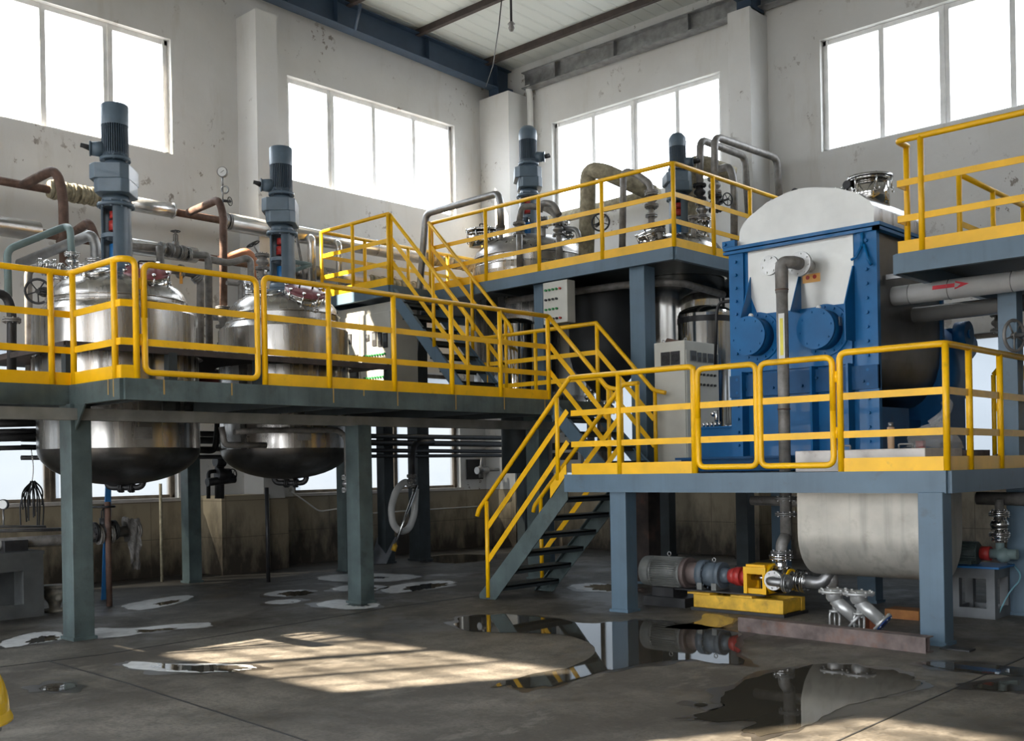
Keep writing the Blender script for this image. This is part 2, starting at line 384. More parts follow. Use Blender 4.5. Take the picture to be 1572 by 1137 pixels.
def cutgrid(u0, u1, w0, w1, holes):
    us = sorted({u0, u1, *[h[0] for h in holes], *[h[1] for h in holes]}); ws = sorted({w0, w1, *[h[2] for h in holes], *[h[3] for h in holes]})
    us = [u for u in us if u0 <= u <= u1]; ws = [w for w in ws if w0 <= w <= w1]
    out = []
    for i in range(len(us) - 1):
        run = None
        for j in range(len(ws) - 1):
            cu, cw = (us[i] + us[i + 1]) / 2, (ws[j] + ws[j + 1]) / 2
            inh = any(h[0] < cu < h[1] and h[2] < cw < h[3] for h in holes)
            if inh:
                if run is not None: out.append((us[i], us[i + 1], run, ws[j])); run = None
            elif run is None: run = ws[j]
        if run is not None: out.append((us[i], us[i + 1], run, ws[-1]))
    return out
def deck_plate(mb, rects, z0, z1, circles):
    """steel plate made of rectangles, with round openings cut for the vessels"""
    for (x0, x1, y0, y1) in rects:
        hs = [(cx - r - .06, cx + r + .06, cy - r - .06, cy + r + .06) for cx, cy, r in circles if x0 < cx < x1 and y0 < cy < y1]
        for (a, b, c, d) in cutgrid(x0, x1, y0, y1, hs): mb.box(a, b, c, d, z0, z1)
        for cx, cy, r in circles:
            if x0 < cx < x1 and y0 < cy < y1:
                n = 48; s = r + .06; inn = []; out = []
                for i in range(n):
                    a = 2 * PI * i / n; ca, sa = math.cos(a), math.sin(a); k = s / max(abs(ca), abs(sa))
                    inn.append((cx + r * ca, cy + r * sa)); out.append((cx + k * ca, cy + k * sa))
                vs = [(x, y, z1) for x, y in inn] + [(x, y, z1) for x, y in out] + [(x, y, z0) for x, y in inn] + [(x, y, z0) for x, y in out]
                fs = []
                for i in range(n):
                    j = (i + 1) % n; fs += [(i, n + i, n + j, j), (2 * n + i, 2 * n + j, 3 * n + j, 3 * n + i), (i, j, 2 * n + j, 2 * n + i)]
                mb.add(vs, fs)
    return mb
SKY, SUN, EXPO = 9, 40, 0.12
# ------------------------------------------------------------------ the hall
XW, YB, YN, XR = -14.95, 15.7, -1.95, 8.0
ZT = 9.75
WZ = (6.44, 8.2); LZ = (1.18, 3.35)
LWY = [(4.6, 8.44), (10.57, 14.45), (-1.3, 2.5)]
BWX = [(-13.54, -9.75), (-7.93, -4.12), (-2.3, 1.5), (3.2, 6.0)]
NWX = [(-13.1, -9.6), (-7.5, -3.7), (-2.0, 1.8)]
T = .26
def wall_x(name, x0, x1, holes, label):
    b = MB()
    for (a, c, d, e) in cutgrid(YN - T, YB + T, 0, ZT, holes): b.box(x0, x1, a, c, d, e)
    return struct(name, b, WALL, label)
def wall_y(name, y0, y1, xa, xb, holes, label):
    b = MB()
    for (a, c, d, e) in cutgrid(xa, xb, 0, ZT, holes): b.box(a, c, y0, y1, d, e)
    return struct(name, b, WALL, label)
wall_x('wall_left', XW - T, XW, [(a, b, *WZ) for a, b in LWY] + [(a, b, *LZ) for a, b in LWY], 'long white plaster wall with flaking paint on the left')
wall_y('wall_back', YB, YB + T, XW, XR, [(a, b, *WZ) for a, b in BWX] + [(a, b, *LZ) for a, b in BWX], 'white plaster wall at the back with peeling patches')
wall_y('wall_near', YN - T, YN, XW, XR, [(a, b, *WZ) for a, b in NWX] + [(a, b, .5, 4.2) for a, b in NWX], 'white wall behind the viewpoint')
WALL_, WALL = WALL, mat('low_bounce_wall', (.30, .29, .27), .85)  # unseen right wall, darkened to cut bounce onto the steel facing it
wall_x('wall_right', XR, XR + T, [], 'unseen grey wall on the right, darkened to cut bounce light')
WALL = WALL_
b = MB(); b.box(XW - T, XR + T, YN - T, YB + T, -.2, 0); struct('floor', b, FLOOR, 'grey stained concrete floor')
# slightly pitched roof sheet
b = MB()
def roofz(y): return 9.50 + .035 * (YB - y)
b.add([(XW - T, YN - T, roofz(YN)), (XR + T, YN - T, roofz(YN)), (XR + T, YB + T, roofz(YB)), (XW - T, YB + T, roofz(YB)),
       (XW - T, YN - T, roofz(YN) + .1), (XR + T, YN - T, roofz(YN) + .1), (XR + T, YB + T, roofz(YB) + .1), (XW - T, YB + T, roofz(YB) + .1)],
      [(0, 1, 2, 3), (4, 7, 6, 5), (0, 4, 5, 1), (1, 5, 6, 2), (2, 6, 7, 3), (3, 7, 4, 0)])
struct('ceiling', b, CEIL, 'pale corrugated roof sheeting')
for nm, x0, x1, y0, y1 in (('left', XW - T, XW, YN - T, YB + T), ('right', XR, XR + T, YN - T, YB + T)):
    b = MB(); b.add([(x, y, z) for x in (x0, x1) for y, z in ((y0, ZT - .01), (y1, ZT - .01), (y1, roofz(y1)), (y0, roofz(y0)))], [(0, 1, 2, 3), (7, 6, 5, 4), (0, 4, 5, 1), (1, 5, 6, 2), (2, 6, 7, 3), (3, 7, 4, 0)])
    struct('wall_' + nm, b, WALL, 'gable strip of the %s wall under the roof' % nm)
b = MB(); b.box(XW, XR, YN - T, YN, ZT, roofz(YN)); struct('wall_near', b, WALL, 'strip of the near wall under the roof')
# dado tiles below the sills
b = MB(); b.box(XW, XW + .03, YN, YB, 0, 1.13); struct('trim_1', b, TILE, 'grimy beige tiled dado on the left wall')
b = MB(); b.box(XW, XR, YB - .03, YB, 0, 1.13); struct('trim_2', b, TILE, 'grimy beige tiled dado on the back wall')
for i, (a, c) in enumerate(LWY):
    b = MB(); b.box(XW - .02, XW + .06, a - .03, c + .03, 1.13, 1.18); struct('trim_%d' % (3 + i), b, LIDW, 'narrow sill below a left wall window')
# pilasters
def pil(x0, x1, y0, y1, lab, plinth=True, z=8.86):
    b = MB(); b.box(x0, x1, y0, y1, 0, z); struct('pilaster', b, WALL, lab)
    if plinth:
        b = MB(); b.box(x0 - (.02 if x0 > XW else 0), x1 + .03, y0 - .03, y1 + (.03 if y1 < YB else 0), 0, 1.13); struct('trim_9', b, TILE, 'tiled foot of a wall pilaster')
pil(XW, -14.4, 9.6, 10.0, 'white pilaster between the two left wall windows')
pil(XW, -14.16, 15.15, YB, 'white pilaster in the far corner')
pil(-9.255, -8.85, 15.15, YB, 'white pilaster between the two back wall windows')
pil(-3.6, -3.2, 15.15, YB, 'white pilaster on the back wall behind the machine')
pil(XW, -14.4, 3.4, 3.8, 'white pilaster on the left wall beside the nearest window')
b = MB(); b.box(XW, -14.25, 8.75, 9.6, 0, 1.2); struct('trim_10', b, TILE, 'tiled projecting wall base beside the left pilaster')
# windows
wn = [0]
def window(axis, pos, a, c, z0, z1, lab, fm, gm, mull=(.25, .5, .75), sgn=1, wide=1):
    wn[0] += 1; b = MB(); t = .05
    def bx(u0, u1, w0, w1, d=.05):
        if axis == 'x': b.box(pos - d * .5, pos + d * .5, u0, u1, w0, w1)
        else: b.box(u0, u1, pos - d * .5, pos + d * .5, w0, w1)
    bx(a, a + .06, z0, z1); bx(c - .06, c, z0, z1); bx(a, c, z0, z0 + .05); bx(a, c, z1 - .07, z1)
    bx(a + .06, a + .09, z0, z1, .1); bx(c - .09, c - .06, z0, z1, .1)
    for i, k in enumerate(mull):
        u = a + (c - a) * k; w = t * (1.5 if i == wide else .8); bx(u - w, u + w, z0, z1, .07)
        if i == wide: bx(u - .012, u + .012, z0, z1, .11)
    w_ = b.build('window_%d' % wn[0], fm, None, lab, None, None, 'structure')
    g = MB()
    if axis == 'x': g.add([(pos, a, z0), (pos, c, z0), (pos, c, z1), (pos, a, z1)], [(0, 1, 2, 3)])
    else: g.add([(a, pos, z0), (c, pos, z0), (c, pos, z1), (a, pos, z1)], [(0, 1, 2, 3)])
    g.build('pane', gm, w_)
for i, (a, c) in enumerate(LWY):
    window('x', XW - .14, a, c, *WZ, 'high white-framed window in the left wall', FRAMEW, GLASS, wide=(2, 0, 1)[i])
    window('x', XW - .14, a, c, *LZ, 'low window with dirty frame in the left wall', FRAMED, FROST, (.5,) if i != 1 else (.33, .6), wide=0)
for i, (a, c) in enumerate(BWX):
    window('y', YB + .14, a, c, *WZ, 'high white-framed window in the back wall', FRAMEW, GLASS)
    window('y', YB + .14, a, c, *LZ, 'low window in the back wall', FRAMED, FROST, wide=1)
for (a, c) in NWX:
    window('y', YN - .14, a, c, *WZ, 'high window in the near wall', FRAMEW, GLASS)
    b = MB()
    for i in range(1, 10): b.bar((a + (c - a) * i / 10, YN - .05, WZ[0]), (a + (c - a) * i / 10, YN - .05, WZ[1]), .03, .02)
    for k in (.25, .5, .75): b.bar((a, YN - .05, WZ[0] + (WZ[1] - WZ[0]) * k), (c, YN - .05, WZ[0] + (WZ[1] - WZ[0]) * k), .02, .04)
    struct('window_grille', b, IRON, 'steel bars inside a high near wall window')
    window('y', YN - .14, a, c, .5, 4.2, 'unseen low window in the near wall, enlarged for fill light', FRAMEW, GLASS)  # unseen low openings, enlarged to brighten the sides facing the near wall
# roof steel
def bz(y): return 9.02 + .035 * (YB - y)
def rafter(x, lab, hang=.42):
    root = thing('roof_beam', None, None, (x, 7, bz(7))); root['kind'] = 'structure'; root['label'] = lab
    b = MB(); p, q = V(x, YN, bz(YN) + hang / 2 - .02), V(x, YB - .1, bz(YB) + hang / 2 - .02); b.ibeam(p, q, .24, hang, .016)
    b.build('girder', NAVY, root)
    s_ = MB()
    for y in (10.3, 11.3, 13.4, 15.2, 8.0, 5.0, 2.0):
        s_.box(x - .11, x + .11, y - .006, y + .006, bz(y), bz(y) + hang - .03)
    s_.build('stiffener', NAVY, root)
    b = MB(); b.box(x - .13, x + .13, 15.2, 15.62, 8.84, 9.06); b.build('bearing_block', NAVY, root)
    return root
rafter(-14.6, 'dark blue roof girder running above the left wall'); rafter(-8.98, 'dark blue roof girder above the middle back pilaster'); rafter(-3.4, 'dark blue roof girder on the right')
for y in (15.0, 13.2, 11.6, 10.0, 8.4, 6.8, 5.2, 3.6, 2.0, .4):
    b = MB(); z = bz(y) + .40 - .02; b.bar((XW, y, z + .06), (XR, y, z + .06), .09, .13); b.bar((XW, y - .05, z + .12), (XR, y - .05, z + .12), .1, .012)
    struct('purlin', b, PURL, 'brown roof purlin')
b = MB(); b.ibeam((-14.05, 15.52, 9.08), (XR, 15.52, 9.08), .22, .30, .02); 
for x in (-13.2, -10.2, -11.8): b.box(x - .008, x + .008, 15.42, 15.52, 8.95, 9.22)
struct('eave_beam', b, GALV, 'grey stained eave beam along the back wall')
b = MB(); b.tube([(-13.98, 15.5, 9.0), (-13.98, 15.58, 8.85), (-13.98, 15.58, 4.3)], .06, bend=.06); b.build('downpipe', WHITE, None, 'white vertical rain pipe beside the far corner pilaster', 'pipe')
def thinw(name, pts, r, m_, lab, cat, group=None, bend=0, n=8):
    b = MB(); b.tube(pts, r, n=n, bend=bend); return b.build(name, m_, None, lab, cat, group)
thinw('tie_rod', [(-13.05, 15.0, 9.55), (-11.2, 15.0, 9.60)], .012, PURL, 'thin rod across the purlins beside the eave beam', 'rod')
thinw('brace_rod', [onx(545, 45, -14.45), onx(553, 8, -14.0)], .03, NAVY, 'slim blue diagonal brace on the left roof girder', 'brace')
thinw('hanging_cable', [ony(770, 0, 11), ony(766, 40, 11.2), ony(757, 100, 13), ony(746, 133, 14.6)], .009, IRON, 'slack cable hanging from the roof onto the left girder', 'cable')
t = thing('pendant_lamp', 'bare lamp holder hanging on a rod from the roof', 'lamp', ony(785, 42, 11))
b = MB(); p = ony(785, 42, 11); b.cyl(p + V(0, 0, .05), p + V(0, 0, 1.2), .018, n=8); b.build('rod', IRON, t)
b = MB(); b.lathe(p, [(.0, -.06), (.03, -.05), (.045, -.01), (.03, .03), (.055, .045), (.02, .08), (0, .08)], 16); b.build('lamp_holder', GPIPE, t)
# floor joints
def joint(i, pts, w=.012):
    b = MB(); P = [onz(x, y, .0) for x, y in pts]
    for p, q in zip(P[:-1], P[1:]): b.bar(p + V(0, 0, .0015), q + V(0, 0, .0015), w, .003)
    struct('trim_%d' % i, b, IRON, 'dark joint line in the concrete floor')
joint(20, [(-20, 1026), (160, 1004), (440, 959), (600, 932), (735, 914)], .02)
joint(21, [(1590, 1001), (1430, 1072), (1280, 1140)]); joint(22, [(74, 1014), (200, 1050), (480, 1140)], .015)
joint(23, [(430, 893), (560, 877), (700, 865)], .02)

# ------------------------------------------------------------------ puddles
def blob(pts, it=3):
    P = [Vector(p) for p in pts]
    for _ in range(it):
        Q = []
        for i in range(len(P)):
            a, c = P[i], P[(i + 1) % len(P)]; Q += [a * .75 + c * .25, a * .25 + c * .75]
        P = Q
    return P
def puddle(px, lab, white=0, wet=1.12, z=.004, rough=.028):
    P = blob([onz(x, y, 0) for x, y in px], 3); rnd = random.Random(len(lab) + int(px[0][0]))
    c = sum(P, Vector()) / len(P)
    ph = [rnd.uniform(0, 6) for _ in range(4)]
    out = []
    for i, p in enumerate(P):
        a = 2 * PI * i / len(P); k = rough * (math.sin(a * 5 + ph[0]) + math.sin(a * 11 + ph[1]) + .7 * math.sin(a * 23 + ph[2]) + .5 * math.sin(a * 41 + ph[3]))
        d = (p - c); out.append(c + d * (1 + k))
    if sum((out[i].x * out[(i + 1) % len(out)].y - out[(i + 1) % len(out)].x * out[i].y) for i in range(len(out))) < 0: out.reverse()
    root = thing('puddle', lab, 'puddle', (c.x, c.y, 0), 'puddles on the concrete floor')
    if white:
        b = MB(); b.add([(p.x, p.y, z * .75) for p in out], [tuple(range(len(out)))]); b.build('pale_rim', PALERIM, root)
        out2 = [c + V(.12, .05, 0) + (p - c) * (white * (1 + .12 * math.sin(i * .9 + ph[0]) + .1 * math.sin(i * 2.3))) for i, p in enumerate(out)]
    else: out2 = out
    b = MB(); b.add([(p.x, p.y, z) for p in out2], [tuple(range(len(out2)))]); b.build('water_surface', WATER, root)
    b = MB(); W = []
    for i, p in enumerate(out):
        d = (p - c); nn = d.normalized(); e = .06 + .05 * math.sin(i * .37 + ph[3]) + .03 * math.sin(i * 1.1)
        W.append(p + nn * max(.015, e * wet))
    b.add([(p.x, p.y, z * .5) for p in W], [tuple(range(len(W)))]); b.build('damp_rim', DAMP, root)
puddle([(752, 1052), (800, 1038), (880, 1024), (920, 1002), (905, 985), (860, 972), (770, 972), (700, 968), (690, 956), (735, 940), (830, 948), (900, 958), (960, 952), (1060, 955), (1120, 968), (1130, 990), (1150, 1018), (1110, 1022), (1050, 1008), (960, 1022), (860, 1050), (790, 1062)], 'large puddle in front of the blue-grey stair post')
puddle([(1105, 1065), (1150, 1040), (1240, 1020), (1330, 1022), (1400, 1035), (1420, 1048), (1370, 1068), (1330, 1075), (1260, 1100), (1235, 1118), (1150, 1132), (1130, 1122), (1180, 1105), (1060, 1108), (1060, 1098), (1120, 1085)], 'puddle mirroring the two silver valves')
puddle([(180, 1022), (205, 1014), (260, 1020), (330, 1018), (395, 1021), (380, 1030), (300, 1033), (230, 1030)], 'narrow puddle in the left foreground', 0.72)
puddle([(55, 1056), (85, 1048), (125, 1050), (105, 1060), (70, 1062)], 'tiny puddle near the yellow helmet')
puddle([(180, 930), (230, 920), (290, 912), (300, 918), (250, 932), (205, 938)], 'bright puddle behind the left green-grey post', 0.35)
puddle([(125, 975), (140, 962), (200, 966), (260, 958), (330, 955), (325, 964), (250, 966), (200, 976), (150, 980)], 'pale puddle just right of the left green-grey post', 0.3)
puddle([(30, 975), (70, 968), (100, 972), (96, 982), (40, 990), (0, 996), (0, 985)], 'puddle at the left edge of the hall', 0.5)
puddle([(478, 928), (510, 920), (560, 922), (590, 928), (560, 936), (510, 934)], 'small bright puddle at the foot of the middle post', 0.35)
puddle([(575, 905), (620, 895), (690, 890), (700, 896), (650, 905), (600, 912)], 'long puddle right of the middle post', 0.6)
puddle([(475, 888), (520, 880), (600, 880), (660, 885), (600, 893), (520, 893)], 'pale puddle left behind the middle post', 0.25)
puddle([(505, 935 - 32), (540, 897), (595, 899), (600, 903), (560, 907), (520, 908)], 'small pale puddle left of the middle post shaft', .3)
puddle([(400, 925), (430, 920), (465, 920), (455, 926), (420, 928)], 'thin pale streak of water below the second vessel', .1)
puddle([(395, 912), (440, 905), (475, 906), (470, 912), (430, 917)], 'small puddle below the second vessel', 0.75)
puddle([(640, 858), (690, 850), (760, 852), (740, 862), (680, 866)], 'puddle along the foot of the left wall')
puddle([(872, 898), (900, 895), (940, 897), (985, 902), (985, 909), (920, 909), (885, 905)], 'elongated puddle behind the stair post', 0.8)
puddle([(1010, 962), (1080, 955), (1075, 940), (1130, 948), (1120, 962), (1060, 968)], 'puddle beside the yellow pump base')
puddle([(1482, 1052), (1572, 1042), (1610, 1052), (1572, 1062), (1510, 1060)], 'dark puddle at the right edge')
puddle([(1400, 1015), (1500, 1018), (1600, 1028), (1590, 1040), (1510, 1034), (1430, 1024)], 'damp puddle right of the front post')
puddle([(1062, 1082), (1075, 1079), (1090, 1082), (1075, 1086)], 'small dark spot of water left of the valve puddle')

# ------------------------------------------------------------------ work platforms
def edge(mb, p, q, z0, z1, t=.02):
    p, q = Vector(p), Vector(q); mb.bar((p.x, p.y, (z0 + z1) / 2), (q.x, q.y, (z0 + z1) / 2), t, z1 - z0)
def beamrail(root, name, pts, z0, z1, mt, lab=None):
    b = MB(); b.bar((*pts[0], (z0 + z1) / 2), (*pts[1], (z0 + z1) / 2), .07, z1 - z0)
    return b.build(name, mt, root, lab)
def hcol(root, x, y, z1, mt, s=.2, s2=None, z0=0, name='post', foot=True):
    s2 = s2 or s; b = MB(); b.box(x - s / 2, x + s / 2, y - s2 / 2, y + s2 / 2, z0, z1)
    o = b.build(name, mt, root, bevel=.006)
    if foot:
        f = MB(); f.box(x - s * .58, x + s * .58, y - s2 * .58, y + s2 * .58, z0, z0 + .03); f.build('base_plate', mt, o)
    return o
def railing(root, pts, z, posts, h=1.06, mids=(.33, .67), r=.029, endbend=(False, False), toe=True, toeskip=()):
    """pts: polyline of the rail in plan; posts: list of (x,y)"""
    g = MB(); P = [V(x, y, z + h) for x, y in pts]
    if endbend[0]: P = [V(pts[0][0], pts[0][1], z + .0)] + P
    if endbend[1]: P = P + [V(pts[-1][0], pts[-1][1], z + .0)]
    g.tube(P, r, n=12, bend=.07); top = g.build('guardrail', YEL, root)
    for k in mids:
        m_ = MB()
        for a, c in zip(pts[:-1], pts[1:]): m_.bar((*a, z + k), (*c, z + k), .008, .062)
        m_.build('mid_rail', YEL, top)
    for x, y in posts:
        p_ = MB(); p_.cyl((x, y, z), (x, y, z + h), r, n=12); p_.build('baluster', YEL, top)
    if toe:
        t_ = MB()
        for a, c in zip(pts[:-1], pts[1:]): t_.bar((*a, z + .06), (*c, z + .06), .009, .12)
        t_.build('toe_board', YEL, top)
    return top
def gate(root, p, q, z, h=1.03, lab=None):
    """framed swing gate: bent tube loop, two flat bars, hinges"""
    p, q = V(*p, 0), V(*q, 0); z0 = z + .06; z1 = z + h; r = .028; c = .08
    L = [V(p.x, p.y, (z0 + z1) / 2), V(p.x, p.y, z1), V(q.x, q.y, z1), V(q.x, q.y, z0), V(p.x, p.y, z0), V(p.x, p.y, (z0 + z1) / 2)]
    b = MB(); b.tube(L, r, bend=c); g = b.build('gate', YEL, root, lab)
    for k in (.33, .67):
        m_ = MB(); m_.bar((p.x, p.y, z + k), (q.x, q.y, z + k), .008, .062); m_.build('mid_rail', YEL, g)
    d = (q - p).normalized()
    for k in (.3, .8):
        m_ = MB(); m_.cyl(V(p.x, p.y, z + k) - d * .035, V(p.x, p.y, z + k + .1) - d * .035, .014); m_.build('hinge', YEL, g)

LX, LZt = -8.94, 2.40
TANK1 = (-11.7, 5.88); TANK2 = (-11.7, 8.15)
wp = thing('work_platform', 'raised left work platform around the two large vessels, grey-green steel with yellow guardrails', 'platform', (-11, 7, 0))
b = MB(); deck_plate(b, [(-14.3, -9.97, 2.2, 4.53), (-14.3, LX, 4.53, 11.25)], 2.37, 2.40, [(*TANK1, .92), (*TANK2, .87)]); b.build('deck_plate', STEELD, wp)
for n_, (p, q) in {'a': ((LX, 4.53), (LX, 11.25)), 'b': ((-9.97, 4.53), (LX, 4.53)), 'c': ((-9.97, 2.2), (-9.97, 4.53)), 'd': ((LX, 11.25), (-10.3, 11.25))}.items():
    beamrail(wp, 'edge_beam', (p, q), 2.21, 2.40, STEELG)
b = MB(); b.bar((-9.85, 2.2, 2.12), (-9.85, 11.3, 2.12), .14, .11); b.build('bearer', mat('faded_channel', (.2, .2, .185), .6, var=.2), wp, 'paler channel under the deck')
for y in (3.4, 4.7, 6.3, 7.0, 7.8, 9.2, 10.2):
    b = MB(); b.bar((-14.2, y, 2.28), (LX - .05, y, 2.28), .06, .15)
    if not (abs(y - TANK1[1]) < .95 or abs(y - TANK2[1]) < .9): b.build('joist', STEELD, wp)
    else:
        b = MB(); b.bar((-10.75, y, 2.28), (LX - .05, y, 2.28), .06, .15); b.build('joist', STEELD, wp)
POSTS = [(-9.96, 4.56), (-9.86, 7.88), (-9.9, 11.05)]
for x, y in POSTS: hcol(wp, x, y, 2.07 if y != 4.56 else 2.22, STEELG, .24, .2)
b = MB(); b.prism([(-9.86, 4.50, 2.21), (-9.86, 4.50, 1.95), (-9.62, 4.50, 2.21)], (0, .015, 0)); b.build('gusset', STEELG, wp)
for x, y, s in ((-13.75, 7.95, .2), (-13.75, 12.2 - 1.2, .22), (-13.2, 10.3, .22), (-13.8, 4.2, .2)): hcol(wp, x, y, 2.2, STEELG, s)
tp = .03
railing(wp, [(-9.97, 2.2), (-9.97, 4.53), (-9.3, 4.53), (-8.97, 4.53), (-8.94, 4.66)], LZt, [(-9.97, 4.35), (-9.9, 4.53), (-9.08, 4.53), (-9.97, 3.2), (-9.97, 2.25)], endbend=(False, True))
gate(wp, (LX, 4.74), (LX, 5.92), LZt, lab='swing gate beside the first vessel')
railing(wp, [(LX, 6.0), (LX, 10.22)], LZt, [(LX, y) for y in (6.78, 7.66, 8.53, 9.34, 10.22)], endbend=(True, False))
railing(wp, [(-11.4, 11.22), (-9.98, 11.22), (LX, 11.22)], LZt, [(-10.98, 11.22), (LX, 11.22), (-10.05, 11.22)], toe=False)

rnd = random.Random(5)
for y in (4.9, 6.8, 7.67, 8.55, 9.36, 10.1, 7.2, 5.6):
    b = MB(); h_ = rnd.uniform(.06, .18); b.box(LX + .036, LX + .038, y - .007, y + .007, 2.40 - h_, 2.40); b.build('paint_drip', mat('drip_ochre', (.42, .27, .08), .5), wp)
for x in (-9.95, -9.15, -9.05):
    b = MB(); h_ = rnd.uniform(.08, .17); b.box(x - .006, x + .006, 4.53 - .038, 4.53 - .036, 2.40 - h_, 2.40); b.build('paint_drip', MATS['drip_ochre'], wp)
# raised inner walkway between railing and vessels
WE = onx(603, 556, -10.55).y
rw = thing('inner_walkway', 'low inner walkway around the vessels standing on the left platform, dark steel', 'walkway', (-11.5, 7, 2.4))
b = MB(); deck_plate(b, [(-13.2, -10.55, 4.75, WE)], 2.87, 2.90, [(*TANK1, .93), (*TANK2, .88)]); b.build('tread_plate', PURL, rw)
b = MB(); b.bar((-10.55, 4.75, 2.86), (-10.55, WE, 2.86), .05, .06); b.bar((-10.55, 4.75, 2.86), (-13.2, 4.75, 2.86), .05, .06); b.build('frame', PURL, rw)
for x, y in ((-10.57, 4.78), (-10.57, 7.0), (-10.57, WE - .05), (-13.15, 4.78), (-13.15, WE - .05), (-10.57, 5.9)):
    b = MB(); b.box(x - .05, x + .05, y - .05, y + .05, 2.4, 2.85); b.build('leg', STEELD, rw)

# upper platform
UX, UY, UZ = -7.72, 11.28, 4.30
TANK3 = (-12.0, 13.3); TANK4 = (-9.05, 13.35)
up_ = thing('work_platform', 'highest work platform at the back carrying two more vessels and yellow guardrails', 'platform', (-10.5, 13, 0))
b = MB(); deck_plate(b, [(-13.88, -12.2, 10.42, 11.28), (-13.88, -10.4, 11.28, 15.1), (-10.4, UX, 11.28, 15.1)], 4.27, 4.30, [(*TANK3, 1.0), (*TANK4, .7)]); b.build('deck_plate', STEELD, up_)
for p, q in (((UX, UY), (UX, 15.1)), ((-12.2, UY), (UX, UY)), ((-13.88, 10.4), (-12.2, 10.4)), ((-12.2, 10.4), (-12.2, UY)), ((-13.88, 10.4), (-13.88, 15.1))):
    beamrail(up_, 'edge_beam', (p, q), 4.14, 4.30, STEELB)
for y in (12.2, 14.5): 
    b = MB(); b.bar((-13.8, y, 4.2), (UX, y, 4.2), .06, .12)
    if y > 14: b.build('joist', STEELD, up_)
b = MB(); b.bar((-11.0, 11.3, 4.2), (-11.0, 15, 4.2), .06, .12); b.build('joist', STEELD, up_); b = MB(); b.bar((-10.2, 11.3, 4.2), (-10.2, 15, 4.2), .06, .12); b.build('joist', STEELD, up_)
for x, y, s in ((-8.36, 11.46, .24), (-10.12, 11.46, .17), (-13.7, 11.5, .2), (-8.4, 14.0, .2), (-10.5, 15.0, .2), (-13.65, 12.2, .26), (-13.7, 14.9, .2)):
    hcol(up_, x, y, 4.15, STEELB if y < 11.47 and x > -11 else STEELD, s)
b = MB(); b.box(-8.49, -8.23, 11.33, 11.59, 0, 1.26); b.build('rusty_lower_post', mat('rust_black', (.045, .032, .028), .75, var=.4, scale=5, dirt=(.13, .06, .04), damt=.3), up_, 'dark rusted lower part of the post')
railing(up_, [(-12.22, UY), (UX, UY), (UX, 15.0)], UZ, [(-12.22, UY), (-11.05, UY), (-10.0, UY), (-8.87, UY), (UX, UY), (UX, 12.2), (UX, 13.14), (UX, 14.1), (UX, 15)])
railing(up_, [(-12.2, 10.4), (-13.86, 10.4), (-13.86, 15.0)], UZ, [(-12.22, 10.4), (-13.07, 10.4), (-13.86, 10.4), (-13.86, 11.28), (-13.86, 12.23), (-13.86, 13.17), (-13.86, 14.1)])

# right platform
RZ = 1.46; RY = 8.98; RX = -3.46
rp = thing('work_platform', 'low right work platform with blue-grey edges and yellow gates before the blue machine', 'platform', (-5.6, 11, 0))
b = MB(); hs = [(-5.14, -3.84, 9.48, 10.38)]
for (a, c, d, e) in cutgrid(-7.6, RX, RY, 14.2, hs): b.box(a, c, d, e, 1.43, 1.46)
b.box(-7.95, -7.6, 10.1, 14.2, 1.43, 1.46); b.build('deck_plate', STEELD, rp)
for p, q in (((-7.62, RY), (RX, RY)), ((RX, RY), (RX, 14.2)), ((-7.95, 10.1), (-7.95, 14.2)), ((-7.62, RY), (-7.62, 10.1)), ((-7.95, 14.2), (RX, 14.2))):
    beamrail(rp, 'edge_beam', (p, q), 1.27, 1.46, STEELB)
for x in (-6.3, -5.3, -3.75):
    if x == -5.3 or x == -6.3: b = MB(); b.bar((x, RY + .05, 1.37), (x, 14.2, 1.37), .06, .12); b.build('joist', STEELD, rp)
for x, y in ((-6.94, 9.1), (-3.58, 9.0), (-5.2, 11.25), (-8.5 + .75, 13.9), (-3.6, 11.2), (-3.6, 14.0)): hcol(rp, x, y, 1.28, STEELB, .21, .19)
hcol(rp, -3.62, 11.06, 3.35, STEELB, .18, .18, z0=1.46, foot=False, name='upper_post')
railing(rp, [(-7.54, RY), (-5.94, RY)], RZ, [(-6.88, RY), (-5.95, RY)], endbend=(False, True))
gate(rp, (-5.9, RY), (-5.245, RY), RZ, lab='left swing gate'); gate(rp, (-4.47, RY), (-5.205, RY), RZ, lab='right swing gate')
railing(rp, [(-4.40, RY), (RX, RY), (RX, 14.0)], RZ, [(RX, RY), (RX, 9.5), (RX, 10.26), (RX, 11.2), (RX, 12.2), (RX, 13.2)], endbend=(True, False))

# high right platform
HX, HY, HZ = -4.3, 10.0, 3.52
hp = thing('work_platform', 'high right work platform beside the machine hood, with faded yellow toe board', 'platform', (-2.5, 11, 3.3))
b = MB(); b.box(HX, 2.5, HY, 14.6, 3.49, 3.52); b.build('deck_plate', STEELD, hp)
for p, q in (((HX, HY), (2.5, HY)), ((HX, HY), (HX, 14.6)), ((HX, 14.6), (2.5, 14.6))): beamrail(hp, 'edge_beam', (p, q), 3.33, 3.52, STEELB)
for x in (-3.0, -1.6, 0): b = MB(); b.bar((x, HY, 3.42), (x, 12.4, 3.42), .06, .14); b.build('joist', STEELD, hp)
for x, y in ((.4, 10.3), (.4, 12.2)): hcol(hp, x, y, 3.35, STEELB, .18)
b = MB(); b.bar((-4.66, 10.6, 3.42), (HX, 10.6, 3.42), .06, .05); b.build('bracket', GALV, hp)
top = railing(hp, [(HX + .02, HY + .25), (HX + .02, HY), (-1.0, HY), (2.5, HY)], HZ, [(HX + .25, HY), (HX + .02, HY + .22), (-2.2, HY), (-.8, HY), (.5, HY)], h=1.08)
